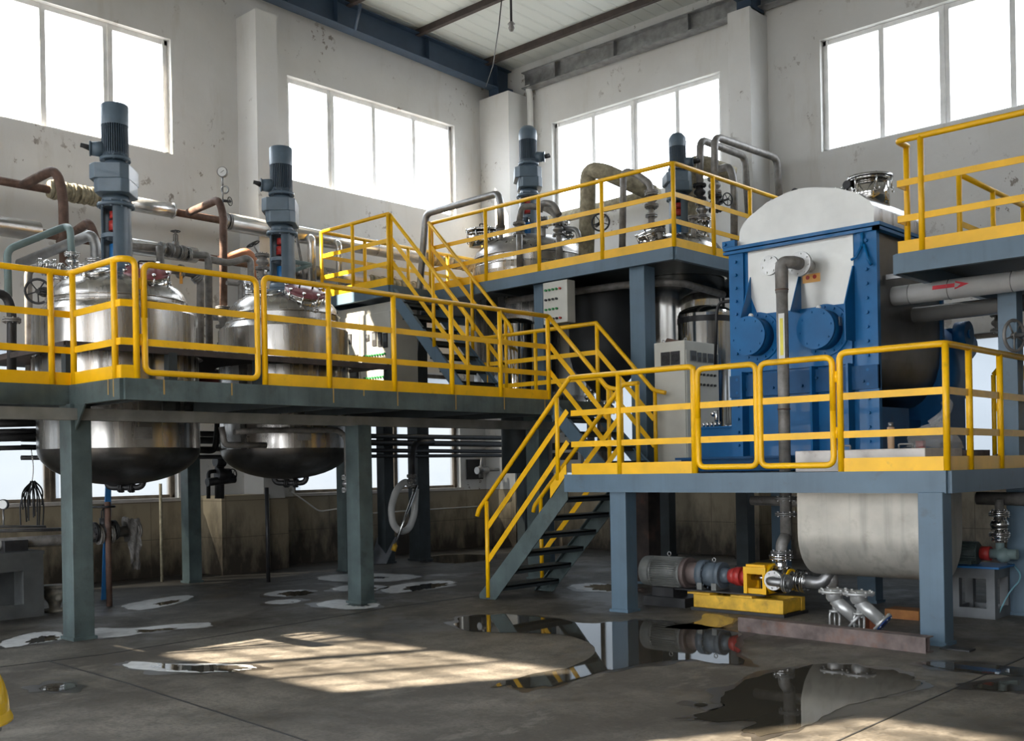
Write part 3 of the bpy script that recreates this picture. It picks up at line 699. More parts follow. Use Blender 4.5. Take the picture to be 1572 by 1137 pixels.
q = onz(1472, 267, HZ + 1.04); railing(hp, [(q.x, q.y), (q.x, q.y + 2.6)], HZ, [(q.x, q.y), (q.x, q.y + 1.0), (q.x, q.y + 2.0)], h=1.04, toe=False, mids=(.52,))


# stairs
def stair(lab, x0, z0, x1, z1, y0, y1, n, mt, rails, sw=.17, raillab=None):
    """flight between (x0,z0) top and (x1,z1) foot; y0 near, y1 far stringer"""
    s = thing('staircase', lab, 'stairs', ((x0 + x1) / 2, (y0 + y1) / 2, min(z0, z1)))
    d = V(x1 - x0, 0, z1 - z0).normalized(); nrm = V(-d.z, 0, d.x) if d.x > 0 else V(d.z, 0, -d.x)
    for y in (y0, y1):
        b = MB(); w = sw; k = w / abs(d.x) if abs(d.x) > .2 else w
        poly = [V(x0, y, z0), V(x1, y, z1 + .02) + V(0, 0, k * .12), V(x1 - (.0), y, z1), V(x1 - math.copysign(w / abs(d.z), x1 - x0), y, z1), V(x0, y, z0 - k)]
        t = .012; b.prism([p - V(0, t / 2, 0) for p in poly], (0, t, 0))
        b.bar(V(x0, y + (.03 if y == y0 else -.03), z0 - .006), V(x1, y + (.03 if y == y0 else -.03), z1), .06, .012, tuple(nrm))
        b.build('stringer', mt, s)
    for i in range(1, n + 1):
        t = i / (n + 1); x = x0 + (x1 - x0) * t; z = z0 + (z1 - z0) * t - .05
        b = MB(); dx = math.copysign(.11, x1 - x0); b.box(x - .12 - dx * .5, x + .12 - dx * .5, y0 + .01, y1 - .01, z - .015, z + .01); b.box(x - .12 - dx * .5, x - .11 - dx * .5, y0 + .01, y1 - .01, z - .05, z); b.box(x + .11 - dx * .5, x + .12 - dx * .5, y0 + .01, y1 - .01, z - .05, z)
        b.build('tread', STEELD, s)
    for (y, pts, mids, posts) in rails:
        b = MB(); b.tube([V(x, y, z) for x, z in pts], .027, bend=.06); h = b.build('handrail', YEL, s)
        for (a, c) in mids:
            m_ = MB(); m_.bar((a[0], y, a[1]), (c[0], y, c[1]), .008, .062, (0, 0, 1)); m_.build('mid_rail', YEL, h)
        for (x, za, zb) in posts:
            m_ = MB(); m_.cyl((x, y, za), (x, y, zb), .026, n=12); m_.build('baluster', YEL, h)
    return s
def dz(z, k): return z + k
# A: upper platform -> left platform
for_a = []
for y in (10.44, 11.22):
    for_a.append((y, [(-12.22, 5.36), (-10.52, 3.58), (-10.49, 3.45)], [((-12.2, 5.0), (-10.62, 3.33)), ((-12.2, 4.66), (-10.62, 2.98))], [(-12.2, 4.3, 5.34), (-10.62, 2.5, 3.68)] + ([(-11.3, 3.3, 4.38)] if 1 else [])))
stair('steep blue-grey stairs with yellow handrails from the highest platform down to the left platform', -12.2, 4.28, -10.45, 2.40, 10.44, 11.2, 8, STEELB, for_a, sw=.16)
# B: left platform -> right platform
fb = []
for y in (10.24, 11.2):
    fb.append((y, [(-8.94, 3.46), (-8.02, 2.50), (-7.84, 2.46)], [((-8.94, 3.1), (-8.02, 2.13)), ((-8.94, 2.76), (-8.02, 1.79))], [(-8.0, 1.5, 2.48)]))
stair('short blue-grey stairs linking the left platform to the low right platform', -8.93, 2.40, -8.0, 1.46, 10.26, 11.18, 4, STEELB, fb, sw=.16)
# C: right platform -> floor
fc = [(8.99, [(-7.50, 2.52), (-7.56, 2.52), (-9.0, 1.06), (-9.03, .98)], [((-7.6, 2.16), (-8.87, .84)), ((-7.6, 1.82), (-8.87, .45))], [(-8.87, .02, 1.16), (-7.75, 1.40, 2.33)]),
      (10.04, [(-7.4, 2.50), (-7.63, 2.50), (-9.06, 1.06), (-9.08, .98)], [((-7.66, 2.14), (-8.95, .84)), ((-7.66, 1.8), (-8.95, .45))], [(-8.95, .02, 1.16), (-7.66, 1.46, 2.48), (-7.42, 1.46, 2.48)])]
stair('grey steel stairs with yellow handrails from the right platform down to the floor', -7.62, 1.46, -9.02, 0.0, 9.0, 10.02, 6, STEELG, fc, sw=.19)
b = MB(); b.prism([(-7.62, 8.985, 1.58), (-7.62, 8.985, 1.46), (-7.86, 8.985, 1.20), (-7.86, 8.985, 1.34)], (0, -.008, 0)); b.build('toe_board', YEL, bpy.data.objects['staircase.002'])
# far right stairs up to the high platform
sr = []
for y in (12.55, 13.3): sr.append((y, [(-4.3, 2.5), (-2.6, 4.4), (-1.5, 4.4)], [((-4.3, 2.1), (-2.6, 4.0))], [(-4.3, 1.5, 2.5), (-3.4, 2.4, 3.5)]))
stair('dark stairs with yellow handrails climbing to the high right platform', -2.5, 3.5, -4.2, 1.46, 12.55, 13.3, 8, STEELD, sr, sw=.2)
# ------------------------------------------------------------------ vessels
def ell(r, h, n=8, up_=True, z=0):
    """quarter ellipse profile from (r,z) to (0,z+-h)"""
    return [(r * math.cos(a), z + (1 if up_ else -1) * h * math.sin(a)) for a in [PI / 2 * i / n for i in range(n + 1)]]
def flange(mb, p, ax, r, t=.022, k=8):
    p = Vector(p); ax = Vector(ax).normalized(); mb.cyl(p - ax * t, p - ax * .002, r, n=20); mb.cyl(p + ax * .002, p + ax * t, r, n=20)
    mb.bolts(p - ax * (t + .012), ax, r * .8, k, .009, 2 * t + .024); return mb
def manhole(root, c, r, tilt, lidm, lab=None, lean=.28):
    c = Vector(c); ax = Vector(tilt).normalized()
    b = MB(); b.cyl(c - ax * .22, c, r, n=28); b.torus(c, r, .018, ax); mh = b.build('manhole', SSM, root, lab)
    b = MB(); b.lathe(c + ax * .015, [(r * 1.16, 0), (r * 1.18, .025), (r * .9, .05), (0, .065)], 28, ax); b.build('manhole_lid', lidm, mh)
    x, y = b.frame(ax)
    for i in range(8):
        a = 2 * PI * i / 8 + .3; d = x * math.cos(a) + y * math.sin(a); p = c + d * (r * 1.12)
        s_ = MB(); s_.cyl(p - ax * .12, p + ax * .06, .011, n=8); s_.torus(p - ax * .13 + d * .01, .028, .008, d, 14, 6); s_.cyl(p + ax * .05, p + ax * .08, .022, n=8); s_.build('clamp', SSB, mh)
    s_ = MB(); p = c + ax * .06; s_.tube([p + x * .09, p + x * .09 + ax * .09, p - x * .09 + ax * .09, p - x * .09], .011, bend=.03); s_.build('lid_handle', BLACK, mh)
    return mh
def tank(cx, cy, r, zb, zs, zj, zt, lab, sm=SS, dm=SS, inner=.86, domeh=.34):
    t = thing('reactor_vessel', lab, 'vessel', (cx, cy, zb), 'reactor vessels with agitators')
    b = MB(); b.lathe((cx, cy, 0), [(rr, zs - (zs - zb) * math.sin(a)) for rr, a in [(r * math.cos(PI / 2 * i / 10), PI / 2 * i / 10) for i in range(10, -1, -1)]], 56)
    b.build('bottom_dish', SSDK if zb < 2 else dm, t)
    b = MB(); b.lathe((cx, cy, 0), [(r, zs), (r, zj)], 56); b.lathe((cx, cy, 0), [(r + .004, zs + .14), (r + .004, zs + .15)], 56); b.build('jacket', sm, t)
    ri = r * inner
    b = MB(); b.lathe((cx, cy, 0), [(r, zj), (ri + .02, zj + .09)], 56); b.lathe((cx, cy, 0), [(ri, zj + .08), (ri, zt - domeh)], 56)
    b.torus((cx, cy, zj + .10), ri + .012, .014, n=48); b.build('shoulder', sm, t)
    b = MB(); b.lathe((cx, cy, 0), ell(ri, domeh, 10, True, zt - domeh), 56); b.torus((cx, cy, zt - domeh), ri + .003, .012, n=48); b.build('dome', dm, t)
    return t
def drive(cx, cy, z0, s, lab, top='flat', open_dirs=(-1.22, -1.22 + PI), box_side=(-1, -.35), light=MOTOR, z1=None, seal=BBLUE):
    """agitator drive: lantern frame, gearbox, finned motor and fan cowl"""
    t = thing('agitator_drive', lab, 'motor', (cx, cy, z0), 'agitator drives on the vessels'); c = V(cx, cy, 0)
    z = z0; r = .185 * s
    b = MB(); b.cyl((cx, cy, z), (cx, cy, z + .03 * s), r * 1.35); b.cyl((cx, cy, z + .03 * s), (cx, cy, z + .12 * s), r * 1.05)
    zz = z + .12 * s; hh = .33 * s
    for k in range(2):
        za, zb = zz + k * (hh + .05 * s), zz + k * (hh + .05 * s) + hh
        for d in open_dirs:
            w = .52; a0, a1 = d + w, d + PI - w
            ro, ri = r * (1 - .03 * k), r * .86
            b.lathe((cx, cy, 0), [(ri, za), (ro, za), (ro, zb), (ri, zb), (ri, za)], 14, a0=a0, a1=a1, sharp=True)
            for a in (a0, a1): ca, sa = math.cos(a), math.sin(a); b.add([(cx + ri * ca, cy + ri * sa, za), (cx + ro * ca, cy + ro * sa, za), (cx + ro * ca, cy + ro * sa, zb), (cx + ri * ca, cy + ri * sa, zb)], [(0, 1, 2, 3)])
        b.lathe((cx, cy, 0), [(r * .8, zb), (r, zb), (r, zb + .05 * s), (r * .8, zb + .05 * s), (r * .8, zb)], 32, sharp=True)
    zt = zz + 2 * hh + .1 * s
    b.build('lantern_frame', light, t)
    b = MB(); b.cyl((cx, cy, zt - .04 * s), (cx, cy, zt), r * 1.22, n=28); b.bolts((cx, cy, zt - .06 * s), (0, 0, 1), r * 1.08, 10, .012, .08); b.cyl((cx, cy, zt), (cx, cy, zt + .1 * s), r * .95, r * .85); b.build('mounting_flange', light, t)
    b = MB(); b.cyl((cx, cy, z0 + .05), (cx, cy, zt), .035 * s, n=12); b.build('shaft', SSB, t)
    b = MB(); b.cyl((cx, cy, z0 + .12 * s), (cx, cy, z0 + .38 * s), .085 * s, n=16); b.build('shaft_seal', seal, t)
    b = MB(); b.cyl((cx, cy, zz + hh + .1 * s), (cx, cy, zz + hh + .22 * s), .09 * s, n=14); b.cyl((cx, cy, zz + hh + .25 * s), (cx, cy, zz + hh + .34 * s), .08 * s, n=14); b.build('coupling', RED, t)
    # gearbox: two stacked faceted blocks, offset
    g = zt + .1 * s; w = .25 * s; off = V(-.03 * s, .03 * s, 0)
    def oct_(w_, d_, ch): return [(-w_, -d_ + ch), (-w_ + ch, -d_), (w_ - ch, -d_), (w_, -d_ + ch), (w_, d_ - ch), (w_ - ch, d_), (-w_ + ch, d_), (-w_, d_ - ch)]
    b = MB(); ang = -.75; ca, sa = math.cos(ang), math.sin(ang)
    for (k, zz0, zz1, ww, ox) in ((0, g, g + .17 * s, .265 * s, .02), (1, g + .17 * s, g + .36 * s, .30 * s, -.03)):
        b.prism([(cx + ox * s + x * ca - y * sa, cy + x * sa + y * ca, zz0) for x, y in oct_(ww, ww * .8, ww * .28)], (0, 0, zz1 - zz0))
    for x, y in oct_(.235 * s, .19 * s, .03): b.cyl((cx + x * ca - y * sa, cy + x * sa + y * ca, g + .02), (cx + x * ca - y * sa, cy + x * sa + y * ca, g + .19 * s), .012)
    b.build('gearbox', light, t, bevel=.008)
    m0 = g + .36 * s
    b = MB(); b.cyl((cx, cy, m0), (cx, cy, m0 + .08 * s), .15 * s, .12 * s); b.cyl((cx, cy, m0 + .08 * s), (cx, cy, m0 + .12 * s), .185 * s, n=28); b.bolts((cx, cy, m0 + .07 * s), (0, 0, 1), .165 * s, 8, .01, .06)
    b.build('adapter_flange', light, t)
    m1 = m0 + .12 * s; mh = .42 * s; rm = .15 * s
    b = MB(); b.cyl((cx, cy, m1), (cx, cy, m1 + mh), rm * .9, n=28); b.cyl((cx, cy, m1), (cx, cy, m1 + .05), rm * 1.05, n=28)
    for i in range(36):
        a = 2 * PI * i / 36; d = V(math.cos(a), math.sin(a), 0); b.obox(c + d * (rm * .98) + V(0, 0, m1 + mh / 2), d, V(-d.y, d.x, 0), V(0, 0, 1), rm * .1, .004, mh / 2 - .01)
    b.build('motor', MOTORD, t)
    f0 = m1 + mh
    b = MB(); fh = .23 * s
    if top == 'flat': b.lathe((cx, cy, 0), [(rm * 1.1, f0 - .02), (rm * 1.12, f0 + fh), (rm * 1.05, f0 + fh + .01), (0, f0 + fh + .012)], 32)
    else: b.lathe((cx, cy, 0), [(rm * 1.08, f0 - .02), (rm * 1.12, f0 + fh * .35), (rm * 1.05, f0 + fh * .7), (rm * .7, f0 + fh), (0, f0 + fh)], 32)
    b.build('fan_cowl', light, t)
    d = V(box_side[0], box_side[1], 0).normalized()
    b = MB(); p = c + V(0, 0, m1 + .1 * s); b.cyl(p + d * rm * .8, p + d * (rm + .13 * s), .10 * s, .085 * s, n=16); b.cyl(p + d * (rm + .13 * s), p + d * (rm + .15 * s), .095 * s, n=16)
    tb = b.build('terminal_box', light, t)
    b = MB(); q = p + d * (rm + .12 * s); e = V(-d.y, d.x, 0); b.cyl(q - e * .05, q + d * .1 + V(0, 0, .03), .025); b.cyl(q + e * .04, q + e * .04 + d * .12 + V(0, 0, .02), .025); b.build('cable_gland', BLACK, tb)
    return t
def tube_th(name, lab, cat, pts, r, mt, bend=.1, group=None, fl=(), flm=None, n=14):
    """a pipe with its flanges as parts; fl = list of (index, t) positions along straight legs"""
    P = [Vector(p) for p in pts]
    o = P[0]; t = thing(name, lab, cat, (o.x, o.y, min(p.z for p in P)), group)
    b = MB(); b.tube(P, r, n=n, bend=bend); b.build('pipe_run', mt, t)
    for (i, k) in fl:
        a, c = P[i], P[i + 1]; f = MB(); flange(f, a.lerp(c, k), (c - a), r * 1.9); f.build('flange', flm or mt, t)
    return t
def wheel(p, ax, r, root, mt=IRON):
    b = MB(); p = Vector(p); ax = Vector(ax).normalized(); b.torus(p, r, r * .11, ax, 24, 8); x, y = b.frame(ax)
    for i in range(5):
        a = 2 * PI * i / 5 + .3; b.cyl(p, p + (x * math.cos(a) + y * math.sin(a)) * r, r * .06, n=6)
    b.cyl(p - ax * .02, p + ax * .02, r * .2, n=12); return b.build('handwheel', mt, root)
def valve(lab, p, ax, r, mt=GPIPE, stem=None, wr=.09, group=None, L=.13, wm=IRON):
    p = Vector(p); ax = Vector(ax).normalized(); t = thing('valve', lab, 'valve', tuple(p), group or 'flanged valves on the pipework')
    b = MB(); b.lathe(p - ax * L, [(r * 1.0, 0), (r * 1.1, L * .5), (r * 1.7, L * .8), (r * 1.8, L), (r * 1.7, L * 1.2), (r * 1.1, L * 1.5), (r, 2 * L)], 20, ax); b.build('body', mt, t)
    for k in (-1, 1):
        f = MB(); flange(f, p + ax * (L * k), ax, r * 2.0, .018); f.build('flange', mt, t)
    if stem:
        st = Vector(stem).normalized(); b = MB(); b.cyl(p, p + st * (r * 2.6), r * .9); b.cyl(p, p + st * (r * 2 + .18), .012); x, y = b.frame(st)
        for s_ in (-1, 1): b.tube([p + st * r * 2.4 + x * .03 * s_, p + st * (r * 2 + .12) + x * .03 * s_, p + st * (r * 2 + .15)], .008)
        b.build('bonnet', mt, t); wheel(p + st * (r * 2 + .17), st, wr, t, wm)
    return t

t1 = tank(*TANK1, .885, 1.43, 1.84, 3.36, 3.86, 'largest polished steel vessel passing through the left platform, nearest the left edge')
manhole(t1, tuple(onx(226, 421, -11.2)), .22, (.45, -.25, 1), MAROON)
t2 = tank(*TANK2, .83, 1.45, 1.84, 3.36, 3.90, 'second polished steel vessel on the left platform, in front of the cream control cabinet')
manhole(t2, tuple(onx(468, 451, -11.15)), .22, (.5, -.1, 1), MAROON)
for t, (cx, cy) in ((t1, TANK1), (t2, TANK2)):
    b = MB(); d = R0; c = V(cx, cy, 1.5)
    b.tube([c - d * .16 + V(0, 0, .06), c - d * .16 - V(0, 0, .10), c + d * .26 - V(0, 0, .10), c + d * .26 + V(0, 0, .12)], .035, bend=.09); dr = b.build('drain_pipe', IRON, t)
    for k in (0, .12): f = MB(); flange(f, c + d * k - V(0, 0, .10), d, .06); f.build('flange', IRON, dr)
    b = MB(); a0 = math.atan2(-cy, -cx) + .15; rr = (.885 if t is t1 else .83) + .004; n = 6
    vs = []
    for zz in (1.93, 2.06):
        for i in range(n + 1): a = a0 + .035 * i + .02; vs.append((cx + rr * math.cos(a), cy + rr * math.sin(a), zz))
    b.add(vs, [(i, i + 1, n + 2 + i, n + 1 + i) for i in range(n)]); b.build('name_plate', GALV, t)
    # sight glass and nozzle stubs on the dome
    for (dx, dy, hh, rr) in ((-.30, -.28, .14, .05), (-.45, .2, .2, .04), (.1, .45, .18, .045), (.25, -.5, .1, .04)):
        b = MB(); z = 3.74; b.cyl((cx + dx, cy + dy, z - .06), (cx + dx, cy + dy, z + hh), rr, n=14); flange(b, (cx + dx, cy + dy, z + hh), (0, 0, 1), rr * 1.9); b.build('nozzle', SSB, t)
    b = MB(); p = V(cx + .28, cy - .36, 3.80); b.torus(p, .12, .022, (0.2, -.3, 1), 20, 8); b.cyl(p - V(0, 0, .06), p, .10); b.build('sight_glass', SSB, t)
drive(*TANK1, 3.84, .92, 'tallest grey-blue agitator drive rising in front of the left high window', box_side=(-.5, -1))
drive(*TANK2, 3.88, .89, 'grey-blue agitator drive on the second left vessel, beside the left pilaster', box_side=(-.5, -1))
t3 = tank(*TANK3, .97, 2.3, 2.7, 4.75, 5.42, 'wide domed steel vessel on the highest platform, under the domed motor', dm=SSD, inner=.97, domeh=.42)
t4 = tank(*TANK4, .66, 2.0, 2.3, 4.40, 4.98, 'smaller domed steel vessel near the corner of the highest platform', sm=SSM, inner=.98, domeh=.36)
manhole(t3, tuple(V(-12.5, 12.72, 5.46)), .26, (.05, -.1, 1), SSB)
manhole(t4, (-9.3, 12.98, 4.96), .19, (-.15, -.45, 1), SSB)
drive(*TANK3, 5.28, .93, 'dark blue-grey agitator drive with domed cowl in front of the far corner', top='dome', box_side=(.8, .6), light=MOTOR)
drive(*TANK4, 4.82, .78, 'smallest agitator drive, at the railing corner of the highest platform', top='dome', box_side=(1, .6))
for t, (cx, cy), z, r in ((t3, TANK3, 5.35, .97), (t4, TANK4, 4.92, .66)):
    for i, (a, k, hh) in enumerate(((-.5, .7, .2), (.6, .62, .25), (-1.6, .7, .12), (-2.6, .62, .2))):
        b = MB(); x, y = cx + r * k * math.cos(a), cy + r * k * math.sin(a); b.cyl((x, y, z - .2), (x, y, z + hh), .04, n=12); flange(b, (x, y, z + hh), (0, 0, 1), .08); flange(b, (x, y, z + hh * .4), (0, 0, 1), .08); b.build('nozzle', SSB if i % 2 else GPIPE, t)
# mirror-bright standing vessel behind the grey cabinet
p = ony(1085, 600, 12.75)
t = thing('storage_vessel', 'mirror-bright upright vessel with a dark band, behind the tall grey cabinet', 'vessel', (p.x, p.y, 1.46))
b = MB(); b.lathe((p.x, p.y, 0), [(.39, 1.9), (.39, 3.62)], 48); b.build('shell', SSM, t)
b = MB(); b.lathe((p.x, p.y, 0), ell(.39, .14, 8, True, 3.62), 48); b.build('top_dome', SSM, t)
b = MB(); b.lathe((p.x, p.y, 0), [(.394, 3.50), (.394, 3.58)], 48); b.build('band', BLACK, t)
b = MB(); b.lathe((p.x, p.y, 0), [(.0, 1.75), (.2, 1.78), (.34, 1.84), (.39, 1.9)], 48); b.build('bottom_dish', SSM, t)
for a in (0, 2.1, 4.2): b = MB(); b.cyl((p.x + .3 * math.cos(a), p.y + .3 * math.sin(a), 1.46), (p.x + .3 * math.cos(a), p.y + .3 * math.sin(a), 1.9), .03); b.build('leg', GALV, t)
# lower pair of dark vessels under the highest platform
t = thing('storage_vessel', 'shiny narrow vessel behind the post with the push-button box', 'vessel', (-11.0, 12.0, 2.4))
b = MB(); q = ony(792, 560, 12.2); b.lathe((q.x, q.y, 0), [(.34, 2.5), (.34, 3.75)], 40); b.lathe((q.x, q.y, 0), ell(.34, .12, 6, True, 3.75), 40); b.build('shell', SSM, t)
b = MB(); b.cyl((q.x, q.y, 1.46), (q.x, q.y, 2.5), .25); b.build('pedestal', STEELD, t)

# ------------------------------------------------------------------ the blue mixing machine
MX0, MX1, MY = -6.37, -4.66, 10.4; MZB, MZT = 1.62, 3.94; MYB = 12.0
mm = thing('kneading_machine', 'large blue and pale steel mixing machine with arched hood on the right platform', 'machine', (-5.5, 11.2, 1.46))
b = MB(); b.box(MX0, MX1, MY, MY + .03, MZB, MZT - .06); b.build('front_plate', BLUE, mm)
def Q(px, py, y=MY): return ony(px, py, y)
y1 = MY - .012
poly = [Q(1151, 388, y1), Q(1287, 361, y1), Q(1322, 359, y1), Q(1322, 413, y1), Q(1308, 463, y1), Q(1156, 482, y1), Q(1146, 441, y1)]
poly = [(-6.14, y1, 3.87), (-4.92, y1, 3.87), (-4.92, y1, 3.50), (-5.03, y1, 3.17), (-6.03, y1, 3.17), (-6.14, y1, 3.45)]
b = MB(); b.prism(poly, (0, .012, 0)); b.build('pale_front_sheet', ALUS, mm)
for x0, x1 in ((MX0, -6.19), (-4.87, MX1)):
    b = MB(); b.box(x0, x1, MY - .035, MY, MZB, 3.88); b.build('side_flange', BLUE, mm)
    for k in range(15):
        z = 1.75 + k * .145; bb = MB(); bb.cyl(((x0 + x1) / 2 + .0, MY - .035, z), ((x0 + x1) / 2, MY - .062, z), .017, n=6, smooth=False); bb.build('bolt', BLUE, mm)
# hood
hp_ = [(-6.276, 3.97), (-6.265, 4.132), (-6.21, 4.215), (-6.14, 4.27), (-5.92, 4.389), (-5.671, 4.452), (-5.52, 4.463), (-5.382, 4.449), (-5.105, 4.389), (-4.882, 4.294), (-4.752, 4.186), (-4.713, 4.126), (-4.713, 3.97)]
b = MB(); b.add([(x, MY + .03, z) for x, z in hp_], [tuple(range(len(hp_)))]); b.build('hood_front', ALUS, mm)
b = MB(); n = len(hp_); b.add([(x, MY + .03, z) for x, z in hp_] + [(x, 11.72, z) for x, z in hp_], [(i, i + 1, n + i + 1, n + i) for i in range(n - 1)], True)
cz = 3.97
for j in range(1, 6):
    a0, a1 = (j - 1) / 5 * PI / 2, j / 5 * PI / 2
    r0 = [( -5.5 + (x + 5.5) * (1 - .35 * (1 - math.cos(a0))), 11.72 + .2 * math.sin(a0), cz + (z - cz) * (math.cos(a0) * .6 + .4)) for x, z in hp_]
    r1 = [( -5.5 + (x + 5.5) * (1 - .35 * (1 - math.cos(a1))), 11.72 + .2 * math.sin(a1), cz + (z - cz) * (math.cos(a1) * .6 + .4)) for x, z in hp_]
    b.add(r0 + r1, [(i, i + 1, n + i + 1, n + i) for i in range(n - 1)], True)
    if j == 5: b.add(r1, [tuple(range(n))])
b.build('hood_shell', SSD, mm)
b = MB(); b.bar((MX0 - .05, MY - .03, 3.93), (MX1 + .05, MY - .03, 3.93), .09, .035); b.bar((MX0 - .05, MY - .03, 3.885), (MX1 + .05, MY - .03, 3.885), .08, .03); b.bar((MX1 + .01, MY - .07, 3.93), (MX1 + .01, MYB, 3.93), .09, .035); b.bar((MX1 + .01, MY - .07, 3.885), (MX1 + .01, MYB, 3.885), .08, .03); b.bar((MX0, MY, 3.92), (MX0, MYB, 3.92), .09, .06)
b.box(MX0 - .06, MX0 + .1, MY - .07, MY - .02, 3.95, 4.02); b.cyl((MX0 - .02, MY - .07, 3.985), (MX0 - .02, MY - .1, 3.985), .02, n=6)
b.build('lid_flange', BLUE, mm)
# trough body with twin rounded bottom
b = MB(); prof = [(MX1 - .02, 3.87), (MX1 - .02, 2.75)]
cx = (MX0 + MX1) / 2; w2 = (MX1 - MX0) / 2 - .02
prof += [(cx + w2 * .5 + w2 * .5 * math.cos(a), 2.75 - .62 * math.sin(a)) for a in [PI * i / 12 for i in range(1, 12)]]
prof += [(cx, 2.6)] + [(cx - w2 * .5 + w2 * .5 * math.cos(a), 2.75 - .62 * math.sin(a)) for a in [PI * i / 12 for i in range(1, 12)]]
prof += [(MX0 + .02, 2.75), (MX0 + .02, 3.87)]
n = len(prof); b.add([(x, MY + .03, z) for x, z in prof] + [(x, MYB, z) for x, z in prof], [(i, i + 1, n + i + 1, n + i) for i in range(n - 1)], False)
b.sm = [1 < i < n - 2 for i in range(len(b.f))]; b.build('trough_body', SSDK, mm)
b = MB(); b.box(MX0 + .02, MX1 + .01, MYB, MYB + .05, MZB, 3.87); b.build('rear_plate', BLUED, mm)
b = MB(); b.box(MX0 + .03, MX1 - .03, MY + .05, MY + .75, MZB, 2.1); b.build('front_support', BLUED, mm)
b = MB(); b.box(MX0 + .1, MX1 - .25, MY + .75, MYB, MZB, 2.0); b.build('under_frame', BLUED, mm)
# rear gear case with rounded silhouette
b = MB(); b.cyl((MX1 - .62, MYB + .05, 2.55), (MX1 - .62, MYB + .75, 2.55), .66, n=40); b.box(MX1 - 1.2, MX1 - .02, MYB + .05, MYB + .72, MZB, 2.5); b.build('gear_case', BLUED, mm)
b = MB(); b.cyl((MX1 - .02, MYB + .5, 2.98), (MX1 + .12, MYB + .5, 2.98), .15, n=24); b.cyl((MX1 - .2, MYB + .75, 2.9), (MX1 - .2, MYB + 1.1, 2.9), .2, n=24); b.cyl((MX1 + .12, MYB + .5, 2.98), (MX1 + .14, MYB + .5, 2.98), .05); b.build('gear_hub', BLUED, mm)
# bearing housings
for i, (px, py) in enumerate(((1163, 515), (1258, 505))):
    c = ony(px, py, MY - .30); c = V(c.x, MY, 2.90)
    e = ony(*((1147, 515), (1251, 504))[i], MY - .285); c.x, c.z = e.x, e.z
    b = MB(); b.cyl((c.x, MY, c.z), (c.x, MY - .08, c.z), .27, n=36); b.bolts((c.x, MY - .08, c.z), (0, -1, 0), .24, 14, .013, .016); h = b.build('bearing_housing', BLUE, mm)
    b = MB(); b.cyl((c.x, MY - .05, c.z), (c.x, MY - .26, c.z), .205, n=36); b.build('housing_drum', BLUED, h)
    b = MB(); b.cyl((c.x, MY - .26, c.z), (c.x, MY - .285, c.z), .21, n=36); b.bolts((c.x, MY - .285, c.z), (0, -1, 0), .175, 8, .011, .012); b.build('housing_cover', BLUE, h)
    b = MB(); b.sphere((c.x + .0, MY - .2, c.z + .22), .028); b.build('grease_cap', WHITE, h)
    if i: b = MB(); b.box(c.x + .20, c.x + .208, MY - .16, MY - .10, c.z + .02, c.z + .11); b.build('name_plate', GALV, h)
# gussets and ribs
for x in (-6.12, -5.52): 
    b = MB(); b.prism([(x, MY, 3.62), (x, MY - .24, 3.13), (x, MY, 3.13)], (.012, 0, 0)); b.prism([(x - .13, MY - .01, 3.13), (x, MY - .01, 3.60), (x + .10, MY - .01, 3.13)], (0, .01, 0)); b.build('gusset', BLUE, mm)
b = MB(); b.prism([(-4.93, MY, 3.55), (-4.93, MY - .02, 3.55), (-4.93, MY - .22, 3.15), (-4.93, MY - .22, 2.78), (-4.93, MY, 2.78)], (.014, 0, 0)); b.build('gusset', BLUE, mm)
b = MB(); b.box(MX0 + .15, -4.93, MY - .05, MY, 2.55, 3.17); b.build('bearing_plate', BLUE, mm)
for x in (-6.18, -5.35, -4.95): b = MB(); b.box(x - .012, x + .012, MY - .14, MY, MZB, 2.55); b.build('rib', BLUE, mm)
b = MB(); b.box(MX0, MX1, MY - .06, MY, 2.28, 2.52)
for i in range(9): b.cyl((MX0 + .2 + i * .17, MY - .06, 2.36 + .07 * (i % 2)), (MX0 + .2 + i * .17, MY - .085, 2.36 + .07 * (i % 2)), .015, n=6)
b.build('bolted_band', BLUED, mm)
b = MB(); b.box(MX0 - .5, -4.9, MY - .3, MY + .7, 1.47, 1.62); b.box(MX0 - .55, -4.85, MY - .35, MY + .7, 1.60, 1.625); b.build('base_frame', BLUED, mm)
b = MB(); b.box(MX0 - .3, MX1, MY + .7, MYB + .9, 1.47, 1.62); b.build('rear_base', BLUED, mm)
# lid latch
b = MB(); b.cyl((-4.80, MY - .06, 3.86), (-4.80, MY - .06, 3.72), .018); b.tube([(-4.80, MY - .06, 3.74), (-4.86, MY - .08, 3.62), (-4.91, MY - .08, 3.60)], .014); b.tube([(-4.78, MY - .06, 3.74), (-4.74, MY - .08, 3.60), (-4.70, MY - .08, 3.52)], .016); b.build('lid_latch', BLUE, mm)
# nozzles on the front sheet
e = ony(1228, 405, MY - .22); NXX, NZZ = e.x, e.z; c = V(NXX, MY, NZZ)
b = MB(); b.cyl(c, c + V(0, -.22, 0), .065); flange(b, c + V(0, -.22, 0), (0, 1, 0), .13, .02, 8); b.build('nozzle', SILV, mm)
e = ony(1180, 407, MY - .24); c2 = V(e.x, MY, e.z)
b = MB(); b.cyl(c2, c2 + V(0, -.20, 0), .05); b.cyl(c2 + V(0, -.20, 0), c2 + V(0, -.24, 0), .105, n=24); b.bolts(c2 + V(0, -.24, 0), (0, -1, 0), .08, 6, .012, .012); b.build('blind_nozzle', SILV, mm)
b = MB(); b.box(NXX - .08, NXX + .12, MY - .02, MY - .014, 3.44, 3.53); wl = b.build('warning_label', mat('orange_label', (.8, .42, .12), .5), mm, 'small orange warning label')
b = MB()
for x in (NXX - .02, NXX + .06): b.cyl((x, MY - .021, 3.495), (x, MY - .023, 3.495), .022, n=16)
